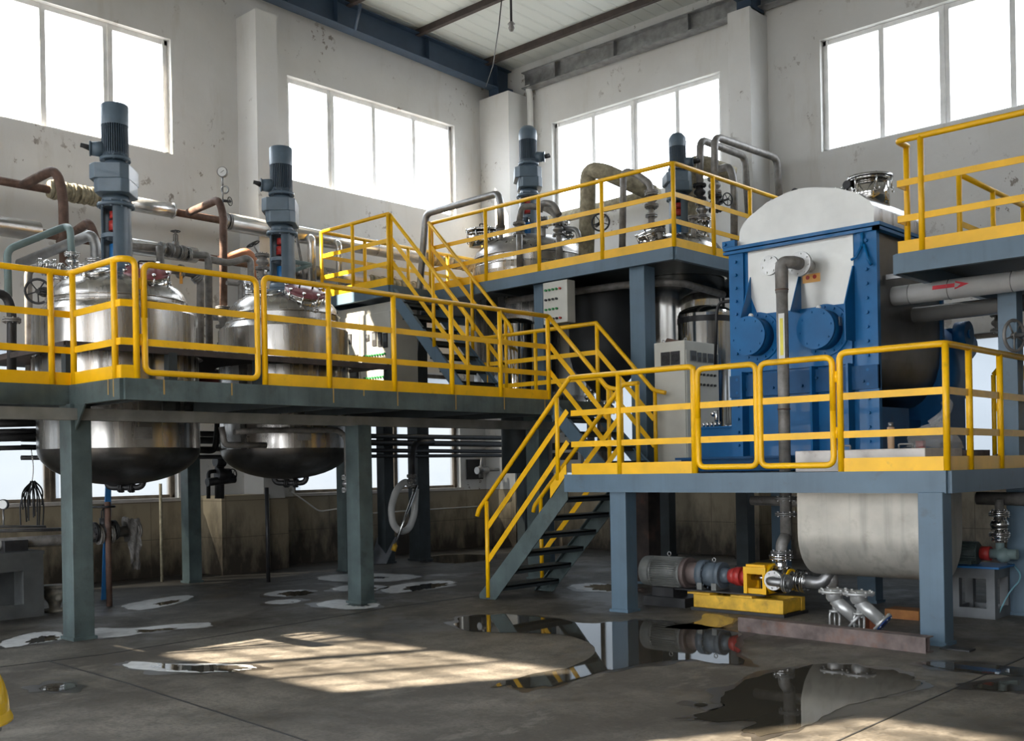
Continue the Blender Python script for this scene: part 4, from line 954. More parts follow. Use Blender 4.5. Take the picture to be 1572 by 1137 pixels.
b.build('label_print', RED, wl)
# manway on the hood
q = V(-5.05, 11.1, 4.36)
b = MB(); b.cyl(q - V(0, 0, .1), q + V(0, 0, .22), .20, n=32); b.torus(q + V(0, 0, .22), .205, .014); mw = b.build('hood_manway', SSM, mm)
b = MB(); b.lathe(q + V(0, 0, .235), [(.235, 0), (.235, .02), (0, .035)], 32); b.build('manway_lid', SSB, mw)
for i in range(6):
    a = i * PI / 3 + .2; d = V(math.cos(a), math.sin(a), 0); b = MB(); b.cyl(q + d * .22 + V(0, 0, .1), q + d * .22 + V(0, 0, .26), .01); b.torus(q + d * .235 + V(0, 0, .08), .025, .007, d); b.build('clamp', SSB, mw)
q = V(-5.42, 11.1, 4.44); b = MB(); b.cyl(q, q + V(0, 0, .08), .05); flange(b, q + V(0, 0, .08), (0, 0, 1), .1); b.cyl(q + V(.2, 0, .05), q + V(.2, 0, .15), .012); b.build('hood_nozzle', SSB, mm)
q = V(-5.75, 10.75, 4.44); b = MB(); b.cyl(q, q + V(0, 0, .04), .015); b.cyl(q + V(0, -.02, .08), q + V(0, .02, .08), .045); b.build('hood_gauge', IRON, mm)
q = V(-5.12, 10.95, 4.60); b = MB(); b.cyl(q + V(-.12, -.02, -.06), q + V(-.12, .02, -.06), .045); b.cyl(q + V(-.12, 0, -.2), q + V(-.12, 0, -.1), .012); b.build('hood_gauge', IRON, mm)

# discharge / feed pipe in front of the machine, down to the pump
fy = MY - .42; fx = ony(1203, 600, fy - .02).x
tube_pts = [(-5.33, MY - .24, 3.69), (-5.36, fy, 3.70), (fx, fy - .0, 3.68), (fx, fy, 3.4), (fx, fy, 1.0), (fx, 9.86, .66)]
t = thing('feed_pipe', 'grey vertical pipe in front of the blue machine with yellow marking strip', 'pipe', (fx, fy, .6))
b = MB(); b.tube([(NXX, MY - .22, NZZ), (NXX, fy + .05, NZZ + .0), (fx, fy - .02, NZZ), (fx, fy - .02, 3.3)], .066, n=16, bend=.14); b.tube([(fx, fy - .02, 3.35), (fx, fy - .02, .78)], .06, n=16); b.tube([(fx, fy - .02, .8), (fx, 9.86, .72), (fx, 9.86, .6)], .06, bend=.05); b.build('pipe_run', GPIPE, t)
for z in (1.18, 1.02, .63): f = MB(); flange(f, (fx, fy - .02 if z > .7 else 9.86, z), (0, 0, 1), .11, .016); f.build('flange', GALV, t)
b = MB(); b.torus((fx, fy - .02, 3.33), .062, .008); b.torus((fx, fy - .02, 2.1), .061, .007); b.build('weld_bead', RUSTP, t)
b = MB(); d = V(0.35, -1, 0).normalized(); e = V(1, .35, 0).normalized(); c = V(fx, fy - .02, 2.84) + d * .057
b.obox(c, e, d, V(0, 0, 1), .030, .006, .24); st = b.build('marking_strip', WHITE, t)
b = MB(); b.obox(c + d * .004, e, d, V(0, 0, 1), .016, .004, .19); b.build('strip_stripe', SIGNY, st)

# silver ducts to the right of the machine
t = thing('silver_duct', 'thick silver insulated pipe with a red arrow leaving the machine to the right', 'pipe', (-4.6, 10.8, 3.2))
b = MB(); b.tube([(MX1 - .1, 10.8, 3.25), (2.5, 10.8, 3.25)], .10, n=24); b.build('cladding', DUCT, t)
b = MB()
for x in (-4.5, -4.1, -3.5, -2.9, -2.2, -1.4): b.torus((x, 10.8, 3.25), .101, .004, (1, 0, 0), 28, 6)
b.build('seam_ring', GALV, t)
b = MB(); aw = [(-4.24, -.02), (-4.02, -.02), (-4.02, -.042), (-3.88, 0), (-4.02, .042), (-4.02, .02), (-4.24, .02)]
b.add([(x, 10.8 - math.sqrt(.1035 ** 2 - (z_ + .02) ** 2) - .002, 3.25 + z_ + .02) for x, z_ in aw], [(0, 1, 5, 6), (2, 3, 4)]); b.build('direction_arrow', mat('arrow_red', (.6, .05, .07), .5), t)
t = thing('silver_duct', 'thinner dark silver pipe running under the arrow-marked one', 'pipe', (-4.5, 11.3, 3.05))
b = MB(); b.tube([(MX1 - .1, 11.3, 3.10), (2.5, 11.3, 3.10)], .085, n=24); b.build('cladding', CLAD, t)

# hydraulic unit left of the machine
hx = ony(1105, 650, 11.2)
t = thing('hydraulic_unit', 'blue tank with small motor and fittings standing left of the big machine', 'hydraulic unit', (hx.x, 11.2, 1.46))
b = MB(); b.box(hx.x - .2, hx.x + .35, 11.1, 11.5, 1.62, 1.98); b.box(hx.x - .24, hx.x + .39, 11.07, 11.54, 1.98, 2.0); b.box(hx.x - .15, hx.x + .3, 11.15, 11.45, 1.46, 1.62); b.build('oil_tank', BLUE, t)
b = MB(); b.cyl((hx.x + .12, 11.3, 2.02), (hx.x + .12, 11.3, 2.28), .09, n=20)
for i in range(20): a = PI * i / 10; b.obox(V(hx.x + .12 + .095 * math.cos(a), 11.3 + .095 * math.sin(a), 2.15), V(math.cos(a), math.sin(a), 0), V(-math.sin(a), math.cos(a), 0), V(0, 0, 1), .008, .003, .11)
b.build('motor', MGREY, t)
b = MB()
for i in range(5): b.cyl((hx.x - .18 + i * .055, 11.13, 2.0), (hx.x - .18 + i * .055, 11.13, 2.06), .018, n=8)
b.cyl((hx.x - .08, 11.25, 2.0), (hx.x - .04, 11.2, 2.2), .025); b.sphere((hx.x - .09, 11.2, 2.16), .035); b.build('fittings', SSB, t)

# ------------------------------------------------------------------ trough tank through the right deck
t = thing('trough_tank', 'pale stained U-shaped steel tank hanging through the right platform', 'tank', (-4.49, 9.93, .4))
ty0, ty1, tx0, tx1, rb = 9.5, 10.36, -5.12, -3.86, .43
pf = [(ty0, 1.44), (ty0, .86)] + [(ty0 + rb - rb * math.cos(a), .86 - rb * math.sin(a)) for a in [PI * i / 20 for i in range(1, 20)]] + [(ty1, .86), (ty1, 1.44)]
n = len(pf); b = MB(); b.add([(tx0, y, z) for y, z in pf] + [(tx1, y, z) for y, z in pf], [(i, n + i, n + i + 1, i + 1) for i in range(n - 1)], True); b.build('trough_shell', TROUGH, t)
for x in (tx0, tx1): b = MB(); b.add([(x, y, z) for y, z in pf], [tuple(range(n)) if x == tx0 else tuple(range(n))[::-1]]); b.build('end_plate', TROUGH, t)
b = MB(); b.box(tx0 - .01, tx1 + .01, ty0 - .01, ty1 + .01, 1.44, 1.66); b.build('rim_box', LIDW, t, bevel=.01)
b = MB()
for x in (-4.72, -4.12):
    b.tube([(x, ty0 + .06, 1.66), (x, ty0 + .06, 1.70), (x + .13, ty0 + .06, 1.70), (x + .13, ty0 + .06, 1.66)], .009, bend=.01)
b.build('lid_handle', GALV, t)
for i, (x, z) in enumerate(((-5.1, 1.0),)):
    b = MB(); b.cyl((-4.98, 9.92, .44), (-4.98, 9.92, .3), .06); b.build('outlet', GPIPE, t)
# stuff on the rim
b = MB(); c = V(-4.22, 9.62, 1.66); b.cyl(c, c + V(0, 0, .20), .03, .033); bt = thing('bottle', 'pale brown bottle with silver cap standing on the trough tank rim', 'bottle', tuple(c)); b.build('body', mat('beige_bottle', (.62, .42, .27), .45), bt)
b = MB(); b.cyl(c + V(0, 0, .20), c + V(0, 0, .245), .022); b.build('cap', GALV, bt)
bg = thing('plastic_bag', 'crumpled clear plastic bag on the trough tank beside the corner post', 'bag', (-3.95, 9.9, 1.66))
b = MB(); rnd = random.Random(3)
n = 14; vs = []
for j in range(7):
    for i in range(n):
        a = 2 * PI * i / n; k = (1 - (j / 6) ** 1.6) * (.24 + .05 * math.sin(3 * a + j)) + .02; vs.append((-4.0 + k * math.cos(a) + rnd.uniform(-.02, .02) + .02 * j, 9.95 + k * math.sin(a) * .8 + rnd.uniform(-.02, .02), 1.665 + .04 * j + rnd.uniform(-.012, .012) + (.04 if j > 2 and i % 4 == 0 else 0)))
b.add(vs, [(j * n + i, j * n + (i + 1) % n, (j + 1) * n + (i + 1) % n, (j + 1) * n + i) for j in range(6) for i in range(n)]); b.build('film', FILM, bg)
b = MB(); b.tube([(-3.98, 9.95, 1.88), (-3.86, 9.98, 1.97), (-3.82, 9.98, 2.06), (-3.86, 9.98, 2.1)], .045, bend=.03); b.build('knot', FILM, bg)
b = MB(); b.box(-4.09, -4.02, 9.86, 9.92, 1.665, 1.73); b.build('loose_lid', RED, None, 'small red lid lying on the trough tank rim', 'lid')
b = MB(); b.box(-3.98, -3.78, 10.45, 10.9, 1.46, 1.64); b.build('cardboard_box', DUSTY, None, 'low brown box behind the corner post of the right platform', 'box')
b = MB(); b.sphere((-3.95, 12.2, 1.54), .18, (1.6, 1, .5)); b.build('dark_sack', IRON, None, 'dark sack lying at the back of the right platform', 'sack')

# ------------------------------------------------------------------ pump set
PY, PZ = 9.85, .36
t = thing('skid_frame', 'yellow steel pump base frame lying on the wet floor', 'frame', (-5.9, 9.85, 0))
b = MB(); b.box(-6.42, -5.36, 9.62, 9.70, .03, .17); b.box(-6.42, -5.36, 10.0, 10.08, .03, .17); b.box(-5.43, -5.365, 9.70, 10.0, .035, .165); b.box(-6.415, -6.34, 9.70, 10.0, .035, .165); b.build('channel_frame', YDIRT, t, bevel=.008)
b = MB(); b.box(-6.44, -5.34, 9.6, 10.1, .0, .03); b.build('skid', IRON, t)
for xa, xb in ((-6.48, -6.2), (-5.95, -5.7)): b = MB(); b.box(xa, xb, 9.6, 10.06, .171, .19); b.build('top_plate', YDIRT, t)
b = MB(); b.box(-6.7, -5.6, 9.68, 10.0, .191, .205); b.build('dirt_plate', IRON, t)
t = thing('pump_motor', 'large grey electric motor with cooling fins lying on the floor beside the pump', 'motor', (-6.95, 9.85, 0))
A = V(1, 0, 0)
b = MB(); b.lathe((-7.22, PY, PZ), [(0, 0), (.12, .005), (.165, .03), (.172, .1), (.172, .15)], 32, (1, 0, 0)); b.build('fan_cowl', MGREY, t)
b = MB(); b.cyl((-7.08, PY, PZ), (-6.68, PY, PZ), .148, n=32)
for i in range(40): a = 2 * PI * i / 40; d = V(0, math.cos(a), math.sin(a)); b.obox(V(-6.88, PY, PZ) + d * .158, A, d.cross(A), d, .19, .0035, .013)
b.cyl((-7.08, PY, PZ), (-7.04, PY, PZ), .165); b.cyl((-6.72, PY, PZ), (-6.66, PY, PZ), .165); b.build('finned_body', MGREY, t)
b = MB(); b.box(-7.02, -6.74, PY - .14, PY + .14, 0.10, .2); b.build('foot', IRON, t); b = MB(); b.box(-7.1, -6.55, PY - .2, PY + .2, 0.0, .10); b.build('sole_plate', IRON, t); b = MB(); b.torus((-6.88, PY, PZ + .2), .022, .006, (0, 1, 0)); b.build('lifting_eye', GALV, t)
b = MB(); b.cyl((-6.66, PY, PZ), (-6.6, PY, PZ), .17, n=28); b.cyl((-6.6, PY, PZ), (-6.46, PY, PZ), .12, n=28); b.build('bell_housing', DUSTY, t)
gx = thing('gear_reducer', 'grey round gear reducer between the motor and the red coupling', 'gearbox', (-6.35, 9.85, .0))
b = MB(); b.cyl((-6.46, PY, PZ), (-6.38, PY, PZ), .155, n=28); b.bolts((-6.47, PY, PZ), (1, 0, 0), .14, 10, .012, .1); b.cyl((-6.38, PY, PZ), (-6.24, PY, PZ), .13, n=28); b.cyl((-6.24, PY, PZ), (-6.18, PY, PZ), .14, n=28); b.cyl((-6.18, PY, PZ), (-6.1, PY, PZ), .09, .07, n=24); b.build('casing', mat('slate_gear_paint', (.12, .15, .18), .5, var=.15), gx)
b = MB(); b.box(-6.44, -6.38, PY - .13, PY + .13, .2, .28); b.box(-6.26, -6.2, PY - .13, PY + .13, .2, .28); b.build('foot', MGREY, gx); b = MB(); b.torus((-6.3, PY, PZ + .16), .02, .006, (0, 1, 0)); b.build('lifting_eye', GALV, gx)
t = thing('shaft_coupling', 'red shaft coupling between the gear reducer and the yellow bracket', 'coupling', (-6.0, 9.85, .3))
b = MB(); b.cyl((-6.1, PY, PZ), (-6.02, PY, PZ), .075, .095); b.cyl((-6.02, PY, PZ), (-5.95, PY, PZ), .1); b.cyl((-5.95, PY, PZ), (-5.87, PY, PZ), .075); b.build('hub', RED, t)
pp = thing('rotary_pump', 'stainless pump head with yellow bracket and flanged connections', 'pump', (-5.55, 9.85, .2))
b = MB(); b.cyl((-5.87, PY, PZ), (-5.84, PY, PZ), .13, n=28); b.box(-5.86, -5.60, PY - .12, PY - .09, PZ - .16, PZ - .1); b.box(-5.86, -5.6, PY - .11, PY + .11, .2, .23)
for s_ in (-1, 1): b.box(-5.86, -5.6, PY + s_ * .13 - .015, PY + s_ * .13 + .015, PZ + .05, PZ + .12); b.box(-5.86, -5.82, PY + s_ * .12 - .02, PY + s_ * .12 + .02, .2, PZ + .1); b.box(-5.64, -5.60, PY + s_ * .12 - .02, PY + s_ * .12 + .02, .2, PZ + .1)
b.box(-5.84, -5.62, PY - .12, PY + .12, PZ + .12, PZ + .145); b.cyl((-5.62, PY, PZ), (-5.58, PY, PZ), .15, n=28); b.build('bracket', YEL, pp)
b = MB(); b.cyl((-5.84, PY, PZ), (-5.6, PY, PZ), .03); b.build('shaft', SSB, pp)
b = MB(); b.cyl((-5.58, PY, PZ), (-5.42, PY, PZ), .135, n=28); b.sphere((-5.5, PY, PZ), .15); b.cyl((-5.5, PY, PZ), (-5.5, PY, .6), .06); b.build('casing', SSB, pp)
b = MB(); flange(b, (-5.5, PY, .585), (0, 0, 1), .12); b.build('flange', SSB, pp); b = MB(); flange(b, (-5.50, PY - .16, PZ - .0), (0, 1, 0), .10, .016, 8); b.build('flange', SILV, pp); b = MB(); b.bolts((-5.58, PY, PZ), (1, 0, 0), .13, 8, .01, .17); b.build('tie_bolts', SSB, pp)
b = MB(); b.cyl((-5.42, PY, PZ), (-5.38, PY, PZ), .11, n=24); b.build('end_ring', YEL, pp)
b = MB(); b.tube([(-5.5, PY - .16, PZ), (-5.5, PY - .26, PZ), (-5.25, PY - .26, PZ - .01)], .045, bend=.08); flange(b, (-5.3, PY - .26, PZ - .01), (1, 0, 0), .09); b.build('outlet_elbow', GALV, pp)
t = tube_th('suction_pipe', 'short flanged steel bend from the pump up to the trough tank', 'pipe', [(-5.38, PY, PZ), (-5.05, PY, PZ - .02), (-4.98, PY + .05, PZ + .1)], .06, GALV, .12, fl=((0, .25), (0, .45)), flm=SSB)

# ------------------------------------------------------------------ spare valves standing on the floor
def yvalve(x, y, lab, blue):
    t = thing('angle_valve', lab, 'valve', (x, y, 0), 'spare silver valves on the floor')
    c = V(x, y, 0); d = R0 * 1.0; ax = (R0 * .62 - fw * .45 - V(0, 0, .64)).normalized(); e0 = ax * .26
    b = MB(); b.lathe(c, [(.055, .27), (.075, .30), (.075, .35)], 24); b.cyl(c + V(0, 0, .29), c + e0 + V(0, 0, .29), .058, n=20); b.build('body', SILV, t)
    b = MB(); b.cyl(c + V(0, 0, .35), c + V(0, 0, .375), .14, n=32); b.cyl(c + V(0, 0, .375), c + V(0, 0, .385), .07, n=24); b.bolts(c + V(0, 0, .34), (0, 0, 1), .115, 8, .012, .05); b.build('top_flange', SILV, t)
    e = c + e0 + V(0, 0, .29)
    b = MB(); b.cyl(e, e + ax * .025, .105, n=28); b.bolts(e - ax * .01, ax, .085, 6, .01, .05); fl_ = b.build('side_flange', SILV, t)
    if blue: b = MB(); b.cyl(e + ax * .025, e + ax * .034, .098, n=28); b.build('protective_cap', mat('blue_cap', (.01, .06, .28), .4), fl_)
    b = MB(); b.cyl(c + V(0, 0, .28), c + V(0, 0, .17), .02); b.cyl(c + V(0, 0, .19), c + V(0, 0, .17), .048, n=16)
    for s_ in (-1, 1): b.tube([c + d * .018 * s_ + V(0, 0, .19), c + d * .046 * s_ + V(0, 0, .15), c + d * .044 * s_ + V(0, 0, .04), c + d * .008 * s_ + V(0, 0, .016)], .011, bend=.03)
    b.cyl(c + d * -.02 + V(0, 0, .016), c + d * .02 + V(0, 0, .016), .012); b.cyl(c + V(0, 0, .0), c + V(0, 0, .17), .008); b.build('yoke', SILV, t)
    return t
yvalve(-4.58, 9.16, 'left silver angle valve standing upside down on the floor', False)
yvalve(-4.33, 9.13, 'right silver angle valve with a blue cap on its lower flange', True)
b = MB(); p, q = V(-5.26, 8.68, .065), V(-3.46, 8.55, .065); d = (q - p).normalized(); s_ = V(-d.y, d.x, 0)
b.bar(p + V(0, 0, .06), q + V(0, 0, .06), .13, .01); b.bar(p - V(0, 0, .06), q - V(0, 0, .06), .13, .01); b.bar(p - s_ * .0, q - s_ * .0, .01, .12); b.bar(p - s_ * .065, q - s_ * .065, .006, .12)
b.build('steel_channel', CHAN, None, 'long rusty steel channel lying in front of the silver valves', 'steel beam')
b = MB(); c = onz(1340, 968, 0); b.obox(c + V(0, 0, .06), R0, fw, V(0, 0, 1), .05, .06, .06); b.build('brick', BRICK, None, 'red-brown block right of the blue-capped valve', 'block')
b = MB(); c = onz(1392, 948, 0); b.obox(c + V(0, 0, .045), V(1, 0, 0), V(0, 1, 0), V(0, 0, 1), .17, .12, .045); b.build('wooden_block', mat('orange_block', (.30, .12, .03), .7, var=.3), None, 'flat orange-brown block behind the front post', 'block')
b = MB(); p, q = onz(1345, 968, 0), onz(1430, 984, 0); b.tube([p + V(0, 0, .01), q + V(0, 0, .01)], .012); b.build('rusty_bar', CHAN, None, 'thin rusty bar behind the steel channel', 'bar')
b = MB(); c = onz(1470, 997, 0); b.obox(c + V(0, 0, .008), V(1, 0, 0), V(0, 1, 0), V(0, 0, 1), .12, .07, .006); b.build('steel_plate', IRON, None, 'small dark plate at the foot of the front post', 'plate')

# ------------------------------------------------------------------ control cabinets
cb = thing('control_cabinet', 'wide cream control cabinet with meters and rows of lamps under the upper landing', 'cabinet', (-13.0, 10.75, 2.4))
X0, X1, Y0, Y1, Z0, Z1 = -13.8, -12.28, 10.5, 11.0, 2.4, 4.08
b = MB(); b.box(X0, X1, Y0, Y1, Z0, Z1); b.build('body', CAB, cb, bevel=.008)
for a, c in ((X0 + .03, -13.05), (-13.03, X1 - .03)):
    b = MB(); b.box(a, c, Y0 - .018, Y0, Z0 + .12, Z1 - .14); d = b.build('door', CAB, cb, bevel=.005)
    h = MB(); h.box(c - .06, c - .035, Y0 - .045, Y0 - .018, 3.0, 3.14); h.build('door_handle', BLACK, d)
def meter(root, x, z, w, h, y=Y0 - .02):
    b = MB(); b.box(x - w / 2, x + w / 2, y - .012, y, z - h / 2, z + h / 2); o = b.build('meter', BLACK, root); g = MB(); g.box(x - w * .38, x + w * .38, y - .015, y - .012, z - h * .1, z + h * .38); g.build('meter_face', METER, o)
for x, z, w, h in ((-13.62, 3.62, .13, .14), (-13.3, 3.6, .13, .16), (-13.66, 3.33, .2, .15), (-13.42, 3.3, .18, .13), (-13.18, 3.28, .2, .13), (-13.42, 3.04, .18, .14), (-13.18, 3.02, .2, .14), (-12.84, 3.58, .08, .1), (-12.68, 3.55, .1, .22), (-12.55, 3.53, .1, .22), (-12.42, 3.5, .1, .22)): meter(cb, x, z, w, h)
for r_, (z, m_) in enumerate(((3.30, GREEN), (3.12, PINK), (2.96, GREEN))):
    for i in range(9):
        b = MB(); x = -12.93 + i * .062; b.cyl((x, Y0 - .018, z), (x, Y0 - .04, z), .019, n=10); b.build('indicator_lamp', m_, cb)
b = MB(); b.cyl((-13.46, Y0 - .018, 3.62), (-13.46, Y0 - .035, 3.62), .02); b.build('indicator_lamp', RED, cb)

cr = thing('control_cabinet', 'tall pale grey cabinet with two round fans on its left side, beside the blue machine', 'cabinet', (-7.85, 11.7, 1.46))
X0, X1, Y0, Y1, Z0, Z1 = -8.11, -7.64, 11.35, 12.13, 1.46, 3.12
b = MB(); b.box(X0, X1, Y0, Y1, Z0, Z1); b.build('body', CAB, cr, bevel=.008)
for x in (-7.93, -7.78):
    b = MB(); b.box(x - .068, x + .068, Y0 - .012, Y0, 2.82, 2.99); f = b.build('fan_grille', BLACK, cr)
    g = MB(); g.torus((x, Y0 - .014, 2.905), .05, .006, (0, 1, 0)); g.torus((x, Y0 - .014, 2.905), .028, .005, (0, 1, 0)); g.cyl((x, Y0 - .012, 2.905), (x, Y0 - .02, 2.905), .012); g.build('fan_ring', IRON, f)
b = MB(); b.box(X1, X1 + .012, Y0 + .02, Y1 - .02, 1.5, 3.0); b.build('door', CAB, cr)
for y, z, w, h in ((11.52, 2.93, .13, .13), (11.66, 2.92, .08, .12), (11.78, 2.92, .08, .12), (11.92, 2.92, .12, .12), (12.05, 2.9, .07, .16)):
    b = MB(); b.box(X1 + .012, X1 + .024, y - w / 2, y + w / 2, z - h / 2, z + h / 2); mm_ = b.build('meter', METER, cr); b = MB(); b.box(X1 + .024, X1 + .027, y - w * .35, y + w * .35, z - h * .4, z); b.build('meter_face', BLACK, mm_)
for r_ in range(2):
    for i in range(7):
        b = MB(); y = 11.5 + i * .085; z = 2.70 - r_ * .13; b.cyl((X1 + .012, y, z), (X1 + .035, y, z), .016, n=8); b.build('push_button', RED if (i == 0 and r_ == 0) else BLACK, cr)
b = MB(); b.torus((X0 + .08, Y0 + .1, Z1 + .02), .02, .006, (0, 1, 0)); b.torus((X1 - .05, Y0 + .1, Z1 + .02), .02, .006, (0, 1, 0)); b.build('lifting_eye', GALV, cr)
b = MB(); b.prism([(X0 + .05, Y0 + .15, Z1 + .001), (X1 - .1, Y0 + .15, Z1 + .001), (X0 + .1, Y0 + .15, Z1 + .07)], (0, .03, 0)); b.build('scrap_strip', RUSTP, None, 'rusty offcut lying on top of the tall grey cabinet', 'offcut')

pb = thing('push_button_box', 'pale box with four rows of buttons fixed to the upper platform post', 'control box', (-9.8, 11.2, 3.54))
b = MB(); BX0, BX1 = ony(834, 470, 11.2).x, ony(871, 470, 11.2).x; b.box(BX0, BX1, 11.2, 11.37, 3.53, 4.11); b.build('body', CAB, pb, bevel=.006)
for r_ in range(4):
    for i in range(5 if r_ in (0, 3) else 4):
        b = MB(); x = BX0 + .06 + i * .065; z = 4.0 - r_ * .135; b.cyl((x, 11.2, z), (x, 11.17, z), .016, n=10); b.build('button', RED if i == 4 else (BLACK if r_ % 2 else GREEN), pb)
sc = thing('small_cabinet', 'small grey cabinet with two black meters under the short stairs', 'cabinet', (-9.95, 11.6, 1.5)); q0, q1 = ony(837, 665, 11.3), ony(892, 725, 11.3)
b = MB(); b.box(q0.x, q1.x, 11.3, 11.38, q1.z, q0.z); b.build('body', mat('grey_cabinet', (.3, .3, .29), .5), sc)
for k in (.2, .55):
    b = MB(); b.box(q0.x + .14, q1.x - .05, 11.285, 11.3, q0.z - .16 - k * .4, q0.z - .06 - k * .4); b.build('meter', BLACK, sc)
q = ony(824, 671, 11.3); b = MB(); b.box(q.x - .03, q.x + .03, 11.34, 11.36, q.z - .05, q.z + .05); b.build('wall_switch', WHITE, None, 'tiny white switch on the dark post beside the small cabinet', 'switch')
# ------------------------------------------------------------------ pipework
def PX(x, *pts): return [onx(a, c, x) for a, c in pts]
def PYp(y, *pts): return [ony(a, c, y) for a, c in pts]
wx = -14.35
t = thing('wall_pipe', 'upper horizontal pipe along the left wall, rusty red with wrapped and silver-clad stretches', 'pipe', (wx, 8, 5.4))
b = MB(); b.tube([(wx, 2.0, 5.41), (wx, 15.0, 5.38)], .055, n=14); b.build('pipe_run', RUSTP, t)
y = lambda px, z=5.41: onx(px, 330, wx).y
b = MB()
for i in range(16):
    a = y(76) + (y(155) - y(76)) * i / 16; c = y(76) + (y(155) - y(76)) * (i + 1) / 16; b.cyl((wx, a, 5.41), (wx, c, 5.41), .12 + .012 * (i % 2), .115 + .01 * ((i + 1) % 3), n=18)
b.build('fibre_wrapping', WRAP, t)
b = MB(); b.cyl((wx, y(200), 5.41), (wx, y(265), 5.41), .105, n=24); b.torus((wx, y(265), 5.41), .105, .012, (0, 1, 0)); b.build('silver_cladding', CLAD, t)
b = MB(); b.cyl((wx, y(352), 5.39), (wx, y(640), 5.385), .135, n=28); b.torus((wx, y(500), 5.39), .136, .006, (0, 1, 0)); b.torus((wx, y(575), 5.39), .136, .006, (0, 1, 0)); b.build('silver_cladding', CLAD, t)
b = MB()
for i in range(12): a = y(640) + i * .13; b.cyl((wx, a, 5.385), (wx, a + .13, 5.385), .12 + .015 * (i % 2), .125, n=16)
b.build('fibre_wrapping', WRAP, t)
for px in (345, 351, 366, 376): f = MB(); flange(f, (wx, y(px), 5.40), (0, 1, 0), .12); f.build('flange', GALV, t)
t = thing('wall_pipe', 'lower horizontal pipe along the left wall with silver cladding', 'pipe', (wx, 8, 4.8))
yy = lambda px: onx(px, 380, wx).y
b = MB(); b.tube([(wx, 2.0, 4.80), (wx, 13.5, 4.78)], .06, n=14); b.build('pipe_run', RUSTP, t)
b = MB(); b.cyl((wx, 2.0, 4.81), (wx, yy(60), 4.81), .13, n=28); b.build('silver_cladding', CLAD, t); b = MB(); b.cyl((wx, yy(190), 4.80), (wx, yy(300), 4.8), .115, n=24); b.build('silver_cladding', CLAD, t)
b = MB(); b.cyl((wx, yy(448), 4.79), (wx, yy(560), 4.79), .13, n=28); b.build('silver_cladding', SSD, t)
b = MB()
for i in range(14): a = yy(560) + i * .12; b.cyl((wx, a, 4.79), (wx, a + .12, 4.79), .11 + .015 * (i % 2), .115, n=16)
b.build('fibre_wrapping', WRAP, t)
# silver down-legs between the two wall pipes
tube_th('silver_downpipe', 'silver elbow dropping from the upper wall pipe beside the second agitator', 'pipe', [(wx + .05, y(470), 5.36), (wx + .2, y(466), 5.3), (wx + .2, y(466), 4.55)], .07, CLAD, .12)
tube_th('silver_downpipe', 'second slimmer silver pipe dropping behind the landing rail post', 'pipe', [(wx + .05, y(508), 5.36), (wx + .2, y(508), 5.3), (wx + .2, y(508), 4.3)], .055, CLAD, .12)
# bends near vessel 1
tube_th('rusty_pipe', 'tall rusty pipe arching from the upper wall pipe near the left edge', 'pipe', PX(-14.2, (36, 284)) + PX(-13.6, (86, 258), (97, 300), (100, 470)), .062, RUSTP, .28)
tube_th('rusty_pipe', 'rusty arched pipe feeding the first vessel, ending in a silver elbow', 'pipe', PX(-14.2, (92, 372)) + PX(-13.0, (137, 340), (148, 370), (150, 432)), .055, RUSTP, .2)
tube_th('green_grey_pipe', 'pale green-grey bent pipe left of the first agitator', 'pipe', PX(-12.6, (13, 455), (11, 383), (102, 347)) + PX(-12.4, (108, 352), (110, 395)), .042, GREENP, .09)
valve('flanged valve under the pale green-grey pipe', onx(111, 402, -12.4), (0, 0, 1), .045, SSB, L=.09)
valve('lower flanged valve on the first vessel dome', onx(113, 430, -12.35), (0, 0, 1), .045, SSB, L=.09, stem=(-.6, -.6, .1), wr=.07)
tube_th('silver_pipe', 'thick dull silver pipe rising to an elbow over the first vessel', 'pipe', PX(-13.9, (30, 405)) + PX(-12.7, (140, 360), (147, 375), (148, 440)), .065, GALV, .14, fl=((2, .4), (2, .75)), flm=SSB)
tube_th('grey_pipe', 'grey vertical pipe near the left edge with flanged valves on its bend', 'pipe', PX(-12.9, (46, 640), (43, 410)) + PX(-12.6, (100, 415)), .045, GPIPE, .12, fl=((1, .45), (1, .9)), flm=SSB)
valve('small silver valve on the bend beside the left guardrail', onx(72, 407, -12.75), (.3, 1, 0), .04, SSB, L=.08)
tube_th('black_bend_pipe', 'black elbow pipe at the left edge above the guardrail', 'pipe', PX(-11.9, (-30, 452), (8, 450), (18, 475), (18, 640)), .05, IRON, .12, fl=((2, .1),), flm=GPIPE)
tube_th('grey_pipe', 'thin dark pipe beside the left edge valve', 'pipe', PX(-12.2, (52, 480), (51, 640)), .03, GPIPE)
v = thing('gate_valve', 'valve with black handwheel beside the first vessel', 'valve', tuple(onx(70, 450, -12.6)))
p = onx(58, 447, -12.2); d = (onx(85, 450, -12.9) - p).normalized(); wheel(p, d, .135, v); b = MB(); b.cyl(p, p + d * .3, .012); e = Vector((0, 0, 1))
for s_ in (-1, 1): b.cyl(p + d * .06 + e * .035 * s_, p + d * .28 + e * .035 * s_, .01)
b.cyl(p + d * .28, p + d * .42, .06); b.build('yoke', IRON, v)
